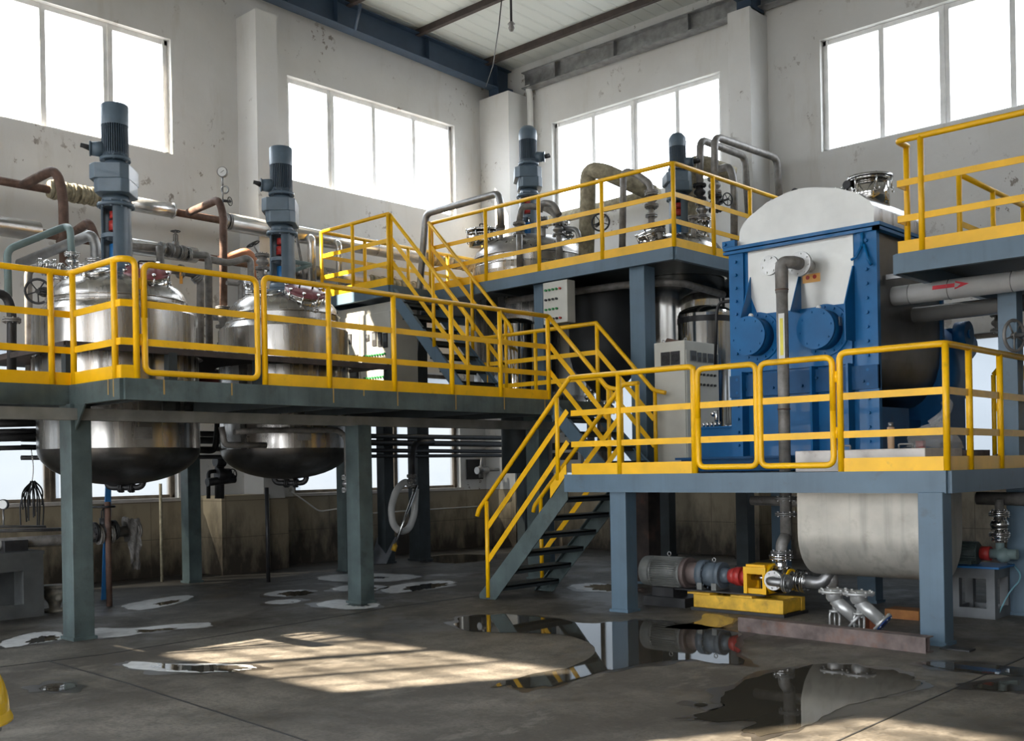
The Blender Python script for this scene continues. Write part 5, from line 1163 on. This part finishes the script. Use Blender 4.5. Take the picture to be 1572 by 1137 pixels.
# rusty riser with pressure gauge
t = tube_th('rusty_pipe', 'rusty arched riser carrying the pressure gauge between the two agitators', 'pipe', PX(-14.2, (290, 326)) + PX(-13.3, (336, 306), (343, 330), (343, 478)), .055, RUSTP, .22)
tube_th('grey_pipe', 'lower end of the gauge riser with flanges above the deck', 'pipe', PX(-13.3, (343, 478), (344, 545)), .05, GPIPE, fl=((0, .1), (0, .75)))
valve('flanged valve low on the gauge riser', onx(343, 487, -13.3), (0, 0, 1), .055, GPIPE, stem=(-.4, -.8, 0), wr=.1)
g = thing('pressure_gauge', 'round white pressure gauge on a looped tube against the left wall', 'gauge', tuple(onx(342, 300, -13.3)))
c = onx(341.5, 264, -13.3)
b = MB(); b.cyl(c - fw * .02, c + fw * .03, .075, n=28); b.build('case', GPIPE, g)
b = MB(); b.cyl(c - fw * .024, c - fw * .02, .062, n=28); b.build('dial', WHITE, g); b = MB(); b.bar(c - fw * .026 - R0 * .02 - V(0, 0, .015), c - fw * .026 + R0 * .03 + V(0, 0, .02), .003, .006); b.build('needle', BLACK, g)
b = MB(); b.cyl(c - V(0, 0, .07), c - V(0, 0, .2), .014); b.torus(c - V(0, 0, .25) + R0 * .03, .05, .013, fw); b.cyl(c - V(0, 0, .2), c - V(0, 0, .4), .013); b.build('siphon_tube', GALV, g)
v = thing('needle_valve', 'small black handwheel valve below the pressure gauge', 'valve', tuple(onx(350, 310, -13.2))); wheel(onx(353, 309, -13.2), (.6, .3, 0), .06, v); b = MB(); b.cyl(onx(342, 308, -13.2), onx(353, 309, -13.2), .02); b.build('stem', IRON, v)
# manifold between the vessels
M1 = PX(-13.0, (198, 377)) + PX(-13.0, (238, 380), (285, 390), (318, 392)) + PX(-13.0, (320, 400), (322, 575))
tube_th('manifold_pipe', 'upper grey flanged manifold between the two left vessels', 'pipe', M1, .05, GPIPE, .1, fl=((1, .2), (1, .5), (1, .8), (2, .1)), flm=GALV)
valve('flanged valve on the upper manifold', onx(270, 386, -13.0), (0, 1, -.04), .05, GPIPE, L=.1, group=None, stem=(0, 0, 1), wr=.06)
tube_th('manifold_pipe', 'lower grey flanged manifold above the first vessel shoulder', 'pipe', PX(-12.9, (245, 378), (247, 413), (262, 414), (300, 421), (308, 430), (307, 575)), .05, GPIPE, .1, fl=((3, .25), (2, .4), (3, .6)), flm=GALV)
tube_th('manifold_pipe', 'grey pipe continuing right from the manifold towards the second vessel', 'pipe', PX(-13.0, (322, 398), (352, 404), (378, 396), (385, 400), (387, 575)), .048, GPIPE, .1)
tube_th('orange_primed_pipe', 'short orange-primed pipe arching behind the manifold', 'pipe', PX(-13.6, (336, 398)) + PX(-13.3, (380, 384), (392, 400), (392, 430)), .05, PINK, .12)
tube_th('grey_pipe', 'thin bent pipe left of the second vessel', 'pipe', PX(-12.7, (348, 434), (366, 436)) + PX(-12.7, (369, 432), (382, 430)), .03, GPIPE, .05)
tube_th('grey_pipe', 'grey vertical pipe left of the second vessel', 'pipe', PX(-12.7, (384, 430), (370, 432), (369, 575)), .04, GPIPE, .1)
for i, (px, py) in enumerate(((403, 402), (410, 420), (398, 470), (384, 445))):
    valve('clustered flanged valve left of the second agitator, number by height', onx(px, py, -12.45), (0, 0, 1) if i != 1 else (0, 1, 0), .05, (GPIPE, SSB, GALV, SSB)[i], stem=((-.3, -.4, 1), None, None, None)[i] if i == 0 else None, L=.09)['label'] = ('handwheel valve at the top of the cluster left of the second agitator', 'sideways valve touching the second agitator frame', 'lowest pale valve left of the second vessel dome', 'silver valve on the thin pipe left of the second vessel')[i]
valve('small silver valve on the first vessel dome beside its agitator', onx(148, 445, -12.1), (0, 0, 1), .045, SSB, L=.09)
tube_th('blue_drain_strut', 'thin bent grey tube right of the second agitator frame', 'pipe', PX(-12.6, (452, 345), (470, 440)), .02, GPIPE)
tube_th('grey_pipe', 'short horizontal tube joining the second agitator frame', 'pipe', PX(-12.4, (452, 402), (478, 406), (452, 415)), .03, GREENP, .04)
# orange tag
b = MB(); p = onx(278, 425, -12.85); b.obox(p, R0, fw, V(0, 0, 1), .02, .005, .09); b.build('orange_tag', mat('tag_orange', (.8, .35, .03), .5), None, 'orange tag hanging from the lower manifold', 'tag')
# red drum glimpses on the deck
for (px, py, r, lab) in ((320, 570, .28, 'dark red drum under the inner walkway between the vessels'), (60, 555, .17, 'red plastic float standing beside the first vessel')):
    c = onx(px, py, -12.6 if px > 100 else -12.85); b = MB(); b.cyl((c.x, c.y, 2.41), (c.x, c.y, 2.8 if px > 100 else 2.86), r, r * (1 if px > 100 else .6), n=24); b.build('red_drum', mat('faded_red', (.45, .09, .07), .5), None, lab, 'drum')

# upper platform pipes
def wrapped(lab, pts, r, bend, name='wrapped_pipe'):
    t = thing(name, lab, 'pipe', tuple(pts[0])); b = MB(); b.tube(pts, r, n=16, bend=bend); b.build('fibre_wrapping', WRAP, t)
    return t
wrapped('thick fibre-wrapped pipe arching left of the middle of the back window', PYp(13.2, (900, 395), (903, 262), (925, 262)) + PYp(13.8, (1003, 297)), .125, .3)
wrapped('thick fibre-wrapped pipe arching behind the smallest agitator', PYp(13.9, (1058, 372), (1062, 252), (1080, 250)) + PYp(14.3, (1126, 268)), .12, .25)
wrapped('long wrapped pipe along the back wall sill', [ony(840, 340, 15.3), ony(1010, 296, 15.3)], .10, 0)
tube_th('grey_pipe', 'galvanised pipe crossing in front of the far corner', 'pipe', [(-13.3, 11.7, 2.45)] + PYp(11.7, (654, 328), (764, 297), (768, 310), (769, 350)), .055, GALV, .12)
tube_th('grey_pipe', 'tall dark bent pipe left of the corner agitator', 'pipe', PYp(12.5, (955, 395), (957, 262), (975, 266), (998, 282), (1000, 300)), .05, GPIPE, .16, fl=((3, .9),))
valve('stacked flanged valve over the small dome, right of the tall bent pipe', ony(1000, 305, 12.55), (0, 0, 1), .05, GPIPE, L=.1)
tube_th('grey_pipe', 'short flanged riser below the stacked valve', 'pipe', PYp(12.6, (1000, 312), (1000, 350)), .045, GPIPE, fl=((0, .15), (0, .5), (0, .9)), flm=GALV)
for lab, pts in (('tallest bent pipe running to the back wall', [(1097, 300), (1097, 209)]), ('second tall bent pipe running to the back wall', [(1074, 300), (1075, 214)])):
    e = PYp(15.3, (1193, 243), (1197, 320)) if 'tallest' in lab else PYp(15.0, (1143, 240), (1149, 330))
    tube_th('grey_pipe', lab, 'pipe', PYp(13.6, *pts) + e, .055, GPIPE, .15)
tube_th('grey_pipe', 'dark bent pipe behind the side guardrail of the highest platform', 'pipe', PYp(14.0, (1095, 262)) + PYp(13.8, (1121, 255), (1127, 280), (1127, 390)), .055, GPIPE, .18)
for i, (px, py) in enumerate(((1074, 295), (1097, 285), (1078, 322), (1098, 312), (1076, 348))):
    valve('x', ony(px, py, 13.55), (0, 0, 1), .05, (IRON, GPIPE, GALV, IRON, SSB)[i], L=.1, stem=((1, -.3, 0) if i == 3 else None))['label'] = ('dark flanged valve at the left top of the back valve cluster', 'flanged valve at the right top of the back valve cluster', 'galvanised valve in the middle left of the back valve cluster', 'valve with handwheel at the right of the back cluster', 'lowest silver valve of the back cluster')[i]
v = thing('gate_valve', 'black handwheel valve in front of the wrapped pipe on the highest platform', 'valve', tuple(ony(922, 340, 12.8))); p = ony(922, 341, 12.7); wheel(p, (.5, -.8, 0), .13, v); b = MB(); b.cyl(p, p + V(-.2, .15, 0), .025); b.build('stem', IRON, v)
tube_th('grey_pipe', 'left arched pipe over the wide dome', 'pipe', PYp(12.5, (797, 345), (800, 316)) + PYp(12.7, (835, 318), (855, 330), (857, 360)), .05, GPIPE, .12)
tube_th('grey_pipe', 'second arched pipe over the wide dome', 'pipe', PYp(12.45, (828, 325), (832, 311), (850, 313), (858, 330)), .05, GPIPE, .1)
for i, (px, py, yv) in enumerate(((797, 352, 12.5), (857, 352, 12.7), (873, 362, 12.9))):
    valve('x', ony(px, py, yv), (0, 0, 1), .05, (GPIPE, GALV, SSB)[i], L=.09)['label'] = ('left flanged valve on the wide dome', 'right flanged valve on the wide dome under the arched pipe', 'small silver valve at the right rim of the wide dome')[i]
tube_th('grey_pipe', 'grey vertical leg through the deck left of the wide dome', 'pipe', PYp(12.35, (797, 360), (798, 412)), .05, GPIPE)
tube_th('grey_pipe', 'grey vertical leg through the deck right of the wide dome', 'pipe', PYp(12.35, (858, 362), (859, 400)), .05, GPIPE)
tube_th('grey_pipe', 'bent silver pipe at the right rim of the wide dome', 'pipe', PYp(12.8, (862, 350), (886, 352), (890, 372)), .04, GALV, .08)
# under the highest platform
tube_th('grey_pipe', 'long rusty pipe under the highest platform', 'pipe', PYp(11.9, (780, 462), (850, 452), (960, 437), (1040, 432)) + [ony(1110, 452, 13.4)], .05, GPIPE, .3)
tube_th('black_hose', 'black hose looping down left of the blue machine', 'hose', PYp(11.0, (1122, 462), (1104, 464), (1100, 480), (1098, 560)), .018, BLACK, .08)
for i, (px, z0, z1, r) in enumerate(((782, 2.5, 4.1, .05), (905, 1.6, 4.0, .06), (925, 1.6, 4.1, .05))):
    p = ony(px, 560, 13.0); b = MB(); b.cyl((p.x, p.y, z0), (p.x, p.y, z1), r, n=12); b.build('dark_riser', GPIPE, None, ('dark riser pipe beside the shiny narrow vessel', 'left dark riser behind the short stairs', 'right dark riser behind the short stairs')[i], 'pipe')
q = ony(930, 500, 12.6)
b = MB(); b.lathe((q.x, q.y, 0), [(.05, 2.5), (.5, 3.0), (.55, 3.2), (.55, 4.1)], 32); b.build('hopper_vessel', mat('shade_steel', (.014, .016, .018), .6), None, 'dark cone-bottomed vessel in the shade under the highest platform', 'vessel')  # near-black base colour stands in for the deep shade under the platform
for px, z in ((910, 2.35), (928, 2.2), (912, 2.1)):
    pass
for i, (px, py) in enumerate(((905, 610), (935, 600), (935, 625))):
    valve('x', ony(px, py, 12.6), (0, 0, 1), .045, SSB, L=.08)['label'] = ('left silver valve behind the short stairs', 'upper right silver valve behind the short stairs', 'lower right silver valve behind the short stairs')[i]

# pipes under the left platform
z = lambda px, py, x=-13.6: onx(px, py, x)
for i, (py, r) in enumerate(((669, .04), (679, .05), (691, .035), (700, .03))):
    a = onx(560, py, -13.3); c = onx(782, py + (0 if i else 0) + [3, 3, 2, -1][i], -13.3)
    b = MB(); b.tube([a - (c - a) * 1.6, c], r, n=10); b.build('horizontal_pipe', IRON, None, ('topmost', 'second', 'third', 'lowest')[i] + ' of the four dark pipes crossing the low left windows', 'pipe')
for i, py in enumerate((650, 663, 672, 688)):
    b = MB(); b.tube(PX(-12.8, (-20, py), (68, py - 2)), (.05, .035, .05, .03)[i], n=10); b.build('horizontal_pipe', IRON, None, ('highest', 'second', 'third', 'lowest')[i] + ' dark pipe at the left edge under the left platform', 'pipe')
tube_th('dark_pipe', 'dark bent pipe with valves right of the first vessel underside', 'pipe', PX(-12.3, (296, 690), (330, 692), (334, 660), (334, 640)), .04, IRON, .08)
tube_th('grey_pipe', 'grey pipe crossing in front of the second vessel', 'pipe', PX(-10.7, (340, 655), (345, 683), (408, 683)), .035, GPIPE, .06)
tube_th('grey_pipe', 'upper grey pipe bending down beside the middle post', 'pipe', PX(-10.7, (360, 663), (400, 660), (520, 660), (532, 672), (533, 740)), .035, GPIPE, .1)
valve('grey flanged valve hanging beside the middle post', onx(533, 742, -10.7), (0, 0, 1), .035, GALV, L=.08)
t = thing('hose', 'white hose hung in a loop on the dark pipe under the left platform', 'hose', tuple(onx(620, 760, -13.0)))
b = MB(); b.tube(PX(-13.0, (632, 745), (622, 738), (608, 752), (600, 780), (603, 805), (615, 817), (628, 812), (636, 790), (638, 750)), .055, n=12, bend=.1); b.build('hose_loop', HOSE, t)
tube_th('dark_pipe', 'black pipe bending down to the hose connection', 'pipe', PX(-13.1, (665, 678), (636, 680), (633, 700), (633, 750)), .05, IRON, .12)
valve('small valve where the white hose hangs', onx(632, 738, -13.0), (0, 0, 1), .04, GPIPE, L=.08, stem=(1, -1, 0), wr=.05)
tube_th('silver_rod', 'shiny lance leaning down from the hose valve', 'rod', [onx(640, 745, -12.9), onx(606, 838, -12.9)], .022, SSB)
b = MB(); b.cyl(onx(607, 836, -12.9), onx(604, 845, -12.9), .04); b.build('lance_tip', YDIRT, None, 'ochre fitting at the foot of the shiny lance', 'fitting')
b = MB(); p = onz(568, 866, 0); q = onz(592, 866, 0); p.z = q.z = .01; b.prism([p, q, q + V(-.1, .25, .42) + (q - p) * .35, p + V(-.1, .25, .42)], (0, .02, 0)); b.build('leaning_sheet', SHEET, None, 'grey steel sheet leaning behind the middle post', 'sheet')
# wall box with valve
t = thing('niche_valve', 'silver valve assembly in front of a dark niche in the left wall', 'valve', (-14.9, 15, 1.9))
q0, q1 = onx(718, 705, -14.9), onx(742, 735, -14.9)
b = MB(); b.box(-14.94, -14.9, q0.y, q1.y, q1.z, q0.z); b.build('niche', BLACK, t)
b = MB(); b.tube(PX(-14.6, (772, 695), (772, 720), (735, 722)), .03, bend=.05); b.tube(PX(-14.6, (740, 700), (738, 722)), .03); b.cyl(onx(732, 722, -14.6), onx(748, 721, -14.6), .07); b.cyl(onx(738, 715, -14.6), onx(739, 733, -14.6), .05); b.build('valve_body', GALV, t)
b = MB(); b.tube([(XW + .06, 12.0, .78), (XW + .06, 15.1, .80)], .014); b.build('conduit', WHITE, None, 'thin pale conduit along the dado under the low window', 'conduit')
b = MB(); b.tube(PX(XW + .08, (448, 755), (470, 770), (490, 785), (535, 778), (545, 810)), .014, bend=.1); b.build('conduit', WHITE, None, 'pale conduit sagging on the dado behind the second vessel drain', 'conduit')
tube_th('dark_pipe', 'dark upright tap pipe against the left dado', 'pipe', [(XW + .2, 11.7, .78), (XW + .2, 11.7, .2)], .02, IRON)
# floor props
def prop(px, y0, y1, base, r, mt, lab, cat='prop'):
    p = onz(px, base, 0); zt = H + ((onx(px, y0, p.x)).z - H); b = MB(); b.cyl((p.x, p.y, 0), (p.x, p.y, zt), r, n=10); return b.build('prop_pole', mt, None, lab, cat)
prop(168, 770, 0, 930, .035, RUSTP, 'rusty prop pole left of the first vessel drain')
prop(249, 742, 0, 893, .022, WRAP, 'thin yellowish pole near the left wall under the first vessel')
prop(412, 748, 0, 893, .028, IRON, 'thin dark prop pole under the second vessel')
p = onz(162, 920, 0); b = MB(); q = onx(165, 745, p.x); b.add([tuple(p + V(-.0, -.05, 0)), tuple(p + V(0, .06, 0)), tuple(V(p.x, q.y + .05, q.z)), tuple(V(p.x, q.y - .02, q.z)), tuple(p + V(-.02, -.05, 0)), tuple(p + V(-.02, .06, 0)), tuple(V(p.x - .02, q.y + .05, q.z)), tuple(V(p.x - .02, q.y - .02, q.z))], [(0, 1, 2, 3), (7, 6, 5, 4), (0, 3, 7, 4), (1, 5, 6, 2), (3, 2, 6, 7), (0, 4, 5, 1)]); b.build('blue_strap', BBLUE, None, 'blue flat strap hanging from the first vessel drain to the floor', 'strap')
# left bench with pump pipe
bn = thing('test_bench', 'dark grey steel bench with an opening at the left edge of the hall', 'bench', (-12, 4.7, 0))
f0, f1 = onz(68, 945, 0), onz(-60, 960, 0)
xb = f0.x; yb0 = f0.y
def bp(px, py): return onx(px, py, xb)
za, zb = 0, bp(40, 852).z
b = MB(); ye = yb0; ys = yb0 - 1.5
for (a, c, d, e) in cutgrid(ys, ye, 0, zb, [(ys + .2, ye - .22, .15, zb - .17)]): b.box(xb - .05, xb, a, c, d, e); b.box(xb - .75, xb - .7, a, c, d, e)
b.box(xb - .70, xb - .05, ye - .04, ye, 0, zb); b.box(xb - .75, xb + .01, ys, ye + .01, zb, zb + .04); b.build('frame', mat('bench_grey', (.085, .09, .09), .55, var=.2), bn)
b = MB(); b.box(xb - .45, xb - .15, ye - .35, ye - .1, zb + .04, zb + .16); b.build('bracket', IRON, bn)
hp2 = tube_th('bench_pipe', 'thick dark horizontal pipe over the bench, ending in flanges at the right', 'pipe', [onx(-60, 838, xb - .3), onx(100, 828, xb - .3), onx(212, 812, xb - .3)], .062, GPIPE, .05, fl=((1, .45), (1, .6), (1, .97)), flm=GPIPE)
b = MB(); b.tube([onx(-60, 816, xb - .35), onx(100, 812, xb - .35)], .02); b.tube([onx(-60, 808, xb - .35), onx(70, 808, xb - .35)], .014); b.build('instrument_tubes', GALV, hp2)
v = valve('dark flanged valve on the bench pipe with a handle on top', onx(160, 815, xb - .3), (0, 1, .05), .06, IRON, L=.12, stem=(0, 0, 1), wr=.12)
b = MB(); p = onx(196, 806, xb - .3); vs = []
n = 9
for j in range(n):
    k = j / (n - 1); w = .085 * (1 - .4 * k) + .012 * math.sin(j * 2); zc = p.z + .08 - .60 * k if j else p.z + .09
    for i in range(6): vs.append((p.x + .10 + .02 * math.sin(i * 2.1 + j), p.y + .03 + (i / 5 - .5) * 2 * w + .02 * k, zc - .02 * (i % 2)))
b.add(vs, [(j * 6 + i, j * 6 + i + 1, (j + 1) * 6 + i + 1, (j + 1) * 6 + i) for j in range(n - 1) for i in range(5)], True)
b.add([(v_[0] - .02, v_[1], v_[2]) for v_ in vs], [(j * 6 + i, (j + 1) * 6 + i, (j + 1) * 6 + i + 1, j * 6 + i + 1) for j in range(n - 1) for i in range(5)], True)
b.tube([(p.x + .09, p.y - .05, p.z + .07), (p.x - .1, p.y, p.z + .08), (p.x - .1, p.y + .04, p.z - .2)], .03, bend=.06)
b.build('hanging_rag', CLOTH, None, 'grey rag hanging over the end of the bench pipe', 'rag')
t = thing('cast_valve_body', 'dirty pale flanged valve body standing on the floor by the left post', 'valve', tuple(onz(84, 938, 0)))
c = onz(84, 938, 0); b = MB(); b.lathe(c, [(0, 0), (.13, 0), (.13, .03), (.06, .04), (.07, .1), (.12, .17), (.13, .22), (.09, .26), (.15, .27), (.15, .30), (.0, .30)], 24); b.sphere(c + V(.11, 0, .17), .05); b.sphere(c + V(-.11, 0, .17), .05); b.build('body', mat('dirty_cast', (.3, .28, .24), .7, var=.25, scale=12), t)
g = thing('bench_gauge', 'small white gauge on a wire over the bench at the left edge', 'gauge', tuple(onx(6, 800, xb - .4))); c = onx(5, 774, xb - .4)
b = MB(); b.cyl(c - fw * .015, c + fw * .02, .058, n=24); b.build('case', IRON, g); b = MB(); b.cyl(c - fw * .018, c - fw * .015, .048, n=24); b.build('dial', WHITE, g); b = MB(); b.cyl(c - V(0, 0, .05), c - V(0, 0, .26), .01); b.build('tube', GALV, g)
t = thing('cable_bundle', 'bundle of black cables drooping over the bench in front of the low window', 'cables', tuple(onx(50, 800, -13.2)))
rnd = random.Random(11)
for i in range(14):
    p = onx(50 + rnd.uniform(-3, 3), 738, -13.2); e = onx(50 + (i - 7) * 2.6 + rnd.uniform(-2, 2), rnd.uniform(775, 812), -13.2 + rnd.uniform(-.1, .1)); md = p.lerp(e, .5) + V(0, (i - 7) * .012, .05)
    b = MB(); b.tube([p, md, e], .009, n=6, bend=.2, caps=False); b.build('cable', BLACK, t)
tube_th('hanging_wire', 'thin pale wire hanging from the left platform above the cable bundle', 'wire', [onx(48, 690, -13.2), onx(52, 720, -13.2), onx(48, 745, -13.2)], .006, WHITE, .1)
# valve cluster on the left pilaster
t = thing('valve_cluster', 'dark valve cluster mounted on the wall base under the left platform', 'valve', tuple(onx(337, 740, -14.1)))
b = MB(); b.cyl(onx(337, 710, -14.1), onx(337, 765, -14.1), .07); b.cyl(onx(318, 740, -14.0), onx(360, 735, -14.0), .06); b.cyl(onx(333, 728, -14.0), onx(352, 728, -14.0), .09); b.tube(PX(-14.05, (320, 765), (320, 724), (338, 722)), .03, bend=.05); b.cyl(onx(330, 708, -14.0), onx(344, 708, -14.0), .08); b.build('bodies', IRON, t)
wheel(onx(357, 728, -13.95), (1, .2, 0), .08, t)

# things behind the right platform (floor level and above)
p = onz(1500, 948, 0)
tb = thing('pump_table', 'grey steel stand carrying a small motor and pump, behind the front right post', 'stand', tuple(onz(1510, 945, 0)))
A0, A1 = onz(1473, 943, 0), onz(1528, 951, 0); hx_ = onx(1500, 868, A1.x); zt = ony(1500, 872, A1.y).z
x0, x1, y0, y1 = A1.x - .42, A1.x, A1.y, A1.y + .45
b = MB()
for x in (x0, x1 - .08):
    for y in (y0, y1 - .08): b.box(x, x + .08, y, y + .08, 0, zt)
for z0_, z1_ in ((zt - .1, zt), (0, .1)):
    b.box(x0 + .08, x1 - .08, y0, y0 + .04, z0_, z1_); b.box(x0 + .08, x1 - .08, y1 - .04, y1, z0_, z1_); b.box(x0, x0 + .04, y0 + .08, y1 - .08, z0_, z1_); b.box(x1 - .04, x1, y0 + .08, y1 - .08, z0_, z1_)
b.build('frame', mat('stand_grey', (.14, .15, .16), .5, var=.15), tb)
b = MB(); b.box(x0 - .05, x1 + .05, y0 - .03, y1 + .03, zt, zt + .02); b.build('table_top', BBLUE, tb, 'worn blue top plate')
cx_, cy_ = x0 + .1, (y0 + y1) / 2
t = thing('small_motor', 'small green-grey motor with cooling fins on the stand', 'motor', (cx_, cy_, zt))
b = MB(); b.cyl((cx_ - .16, cy_, zt + .13), (cx_ + .1, cy_, zt + .13), .1, n=24)
for i in range(24): a = PI * i / 12; d = V(0, math.cos(a), math.sin(a)); b.obox(V(cx_ - .03, cy_, zt + .13) + d * .105, V(1, 0, 0), d.cross(V(1, 0, 0)), d, .12, .003, .01)
b.box(cx_ - .1, cx_ + .05, cy_ - .08, cy_ + .08, zt + .02, zt + .06); b.build('finned_body', STEELG, t)
b = MB(); b.cyl((cx_ + .12, cy_, zt + .13), (cx_ + .21, cy_, zt + .13), .07); b.build('red_coupling', RED, t)
b = MB(); b.sphere((cx_ + .33, cy_, zt + .12), .075); b.cyl((cx_ + .21, cy_, zt + .13), (cx_ + .46, cy_, zt + .13), .05); b.cyl((cx_ + .30, cy_, zt + .13), (cx_ + .30, cy_, zt + .26), .04); b.build('pump_casing', GREENP, t)
q = V(cx_ + .30, cy_, 0); 
tube_th('flanged_riser', 'flanged riser pipe above the small pump on the stand', 'pipe', [(q.x, q.y, zt + .24), (q.x, q.y, 1.15)], .042, GPIPE, 0, fl=((0, .1), (0, .35), (0, .45), (0, .7)), flm=SSB)
valve('bright silver valve on the riser above the small pump', (q.x, q.y, zt + .42), (0, 0, 1), .05, SSB, L=.1)
b = MB(); b.tube([(-3.95, q.y + .1, 1.16), (-1.5, q.y + .1, 1.12)], .065); b.build('horizontal_pipe', GPIPE, None, 'thick dirty horizontal pipe under the right platform beside the corner post', 'pipe')
tube_th('horizontal_pipe', 'dark capped pipe under the right platform left of the trough tank', 'pipe', [(-6.45, 10.9, 1.12), (-5.45, 10.9, 1.10)], .055, GPIPE, 0)
tube_th('blue_hose', 'thin pale blue hose drooping from the pump stand to the floor', 'hose', [(x1, y1, zt + .05), (x1 + .15, y1 - .1, zt - .1), (x1 + .05, y1 - .2, .25), (x1 - .02, y0 + .1, .012)], .008, mat('pale_blue', (.2, .42, .5), .5), .12)
b = MB(); b.box(x1 + .25, x1 + .28, y1 + .3, y1 + .9, .0, .02); b.prism([(x1 + .05, y1 + .1, 0), (x1 + .05, y1 + .9, 0), (x1 + .05, y1 + .1, .6)], (.02, 0, 0)); b.build('grey_plate', SHEET, None, 'triangular grey plate standing behind the pump stand', 'plate')
b = MB(); b.box(-3.35, -3.29, 11.9, 12.1, .3, 1.25); b.build('red_cylinder', RED, None, 'narrow red panel behind the right rear post', 'panel')
v = thing('gate_valve', 'big grey handwheel valve beside the right rear post', 'valve', tuple(ony(1560, 515, 10.9))); p = ony(1557, 515, 10.95); wheel(p, (.9, -.3, 0), .15, v, GPIPE); b = MB(); b.cyl(p, p + V(.28, -.06, 0), .02); b.cyl(p + V(.14, -.04, 0), p + V(.24, -.06, 0), .05); b.build('stem', GALV, v)
valve('flanged valve hanging under the silver duct on the right', ony(1535, 495, 12.2), (0, 0, 1), .05, GPIPE, L=.09)
# yellow hard hat on a stand at the left edge
hc = onz(-98, 1106, 1.06)
t = thing('hard_hat', 'yellow hard hat at the lower left edge, partly out of view', 'hat', tuple(hc))
b = MB(); b.lathe(hc, [(r_, z_) for r_, z_ in [(.135 * math.cos(a), .01 + .15 * math.sin(a)) for a in [PI / 2 * i / 12 for i in range(13)]]], 40); b.lathe(hc, [(.132, .0), (.138, -.004), (.142, -.010), (.142, -.004), (.134, .012)], 40); b.build('shell', mat('hat_yellow', (.9, .58, .0), .25, var=.02, coat=.5), t)
b = MB(); b.bar(hc + V(0, 0, .155) - R0 * .08, hc + V(0, 0, .155) + R0 * .08, .03, .012); b.build('ridge', MATS['hat_yellow'], t)
t = thing('bollard', 'round grey stand under the yellow hard hat, outside the view', 'stand', (hc.x, hc.y, 0)); b = MB(); b.cyl((hc.x, hc.y, 0), (hc.x, hc.y, hc.z - .018), .07, n=20); b.cyl((hc.x, hc.y, hc.z - .03), (hc.x, hc.y, hc.z - .016), .12, n=24); b.build('post', STEELG, t)
# distant chimney seen through the second window
t = thing('far_chimney', 'pale blue chimney far outside, seen through the second high window', 'chimney', (-60, 45, 0))
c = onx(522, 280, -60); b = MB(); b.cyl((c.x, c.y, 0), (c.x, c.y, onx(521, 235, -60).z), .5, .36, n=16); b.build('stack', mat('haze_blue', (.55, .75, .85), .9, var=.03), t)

# ------------------------------------------------------------------ light
w = bpy.data.worlds.new('sky'); bpy.context.scene.world = w; w.use_nodes = True; nt = w.node_tree; N = nt.nodes; L = nt.links
bg = N['Background']; tc = N.new('ShaderNodeTexCoord'); sp = N.new('ShaderNodeSeparateXYZ'); L.new(tc.outputs['Generated'], sp.inputs[0])
rp_ = N.new('ShaderNodeValToRGB'); mr = N.new('ShaderNodeMapRange'); mr.inputs['From Min'].default_value = -.3; mr.inputs['From Max'].default_value = .6
L.new(sp.outputs['Z'], mr.inputs['Value']); L.new(mr.outputs['Result'], rp_.inputs[0])
cr_ = rp_.color_ramp; cr_.elements[0].position = .2; cr_.elements[0].color = (.30, .30, .29, 1); cr_.elements[1].position = .9; cr_.elements[1].color = (.86, .93, 1.0, 1)
e = cr_.elements.new(.34); e.color = (.95, .97, 1.0, 1)
L.new(rp_.outputs[0], bg.inputs[0]); bg.inputs[1].default_value = SKY
sd = bpy.data.lights.new('sun', 'SUN'); sd.energy = SUN; sd.angle = .012; sd.color = (1.0, .85, .66)
so = bpy.data.objects.new('sun', sd); C.objects.link(so); d = V(.55, 1.0, -.98); so.rotation_euler = d.to_track_quat('-Z', 'Y').to_euler(); so.location = (0, -20, 20)
def portal(loc, rot, sx, sy):
    ld = bpy.data.lights.new('window_portal', 'AREA'); ld.shape = 'RECTANGLE'; ld.size = sx; ld.size_y = sy; ld.cycles.is_portal = True
    o = bpy.data.objects.new('window_portal', ld); C.objects.link(o); o.location = loc; o.rotation_euler = rot
hw = (WZ[0] + WZ[1]) / 2; hh = WZ[1] - WZ[0]
for a, c in LWY: portal((XW - .3, (a + c) / 2, hw), (0, -PI / 2, 0), hh, c - a); portal((XW - .3, (a + c) / 2, 2.26), (0, -PI / 2, 0), 2.2, c - a)
for a, c in BWX: portal(((a + c) / 2, YB + .3, hw), (-PI / 2, 0, 0), c - a, hh); portal(((a + c) / 2, YB + .3, 2.26), (-PI / 2, 0, 0), c - a, 2.2)
for a, c in NWX: portal(((a + c) / 2, YN - .3, hw), (PI / 2, 0, 0), c - a, hh); portal(((a + c) / 2, YN - .3, 2.35), (PI / 2, 0, 0), c - a, 3.7)
sc = bpy.context.scene
sc.view_settings.view_transform = 'Standard'; sc.view_settings.look = 'None'; sc.view_settings.gamma = 1; sc.view_settings.use_curve_mapping = False
sc.view_settings.exposure = EXPO
sc.cycles.max_bounces = 10; sc.cycles.diffuse_bounces = 5; sc.cycles.glossy_bounces = 5; sc.cycles.transparent_max_bounces = 12; sc.cycles.sample_clamp_indirect = 6
sc.cycles.use_denoising = True
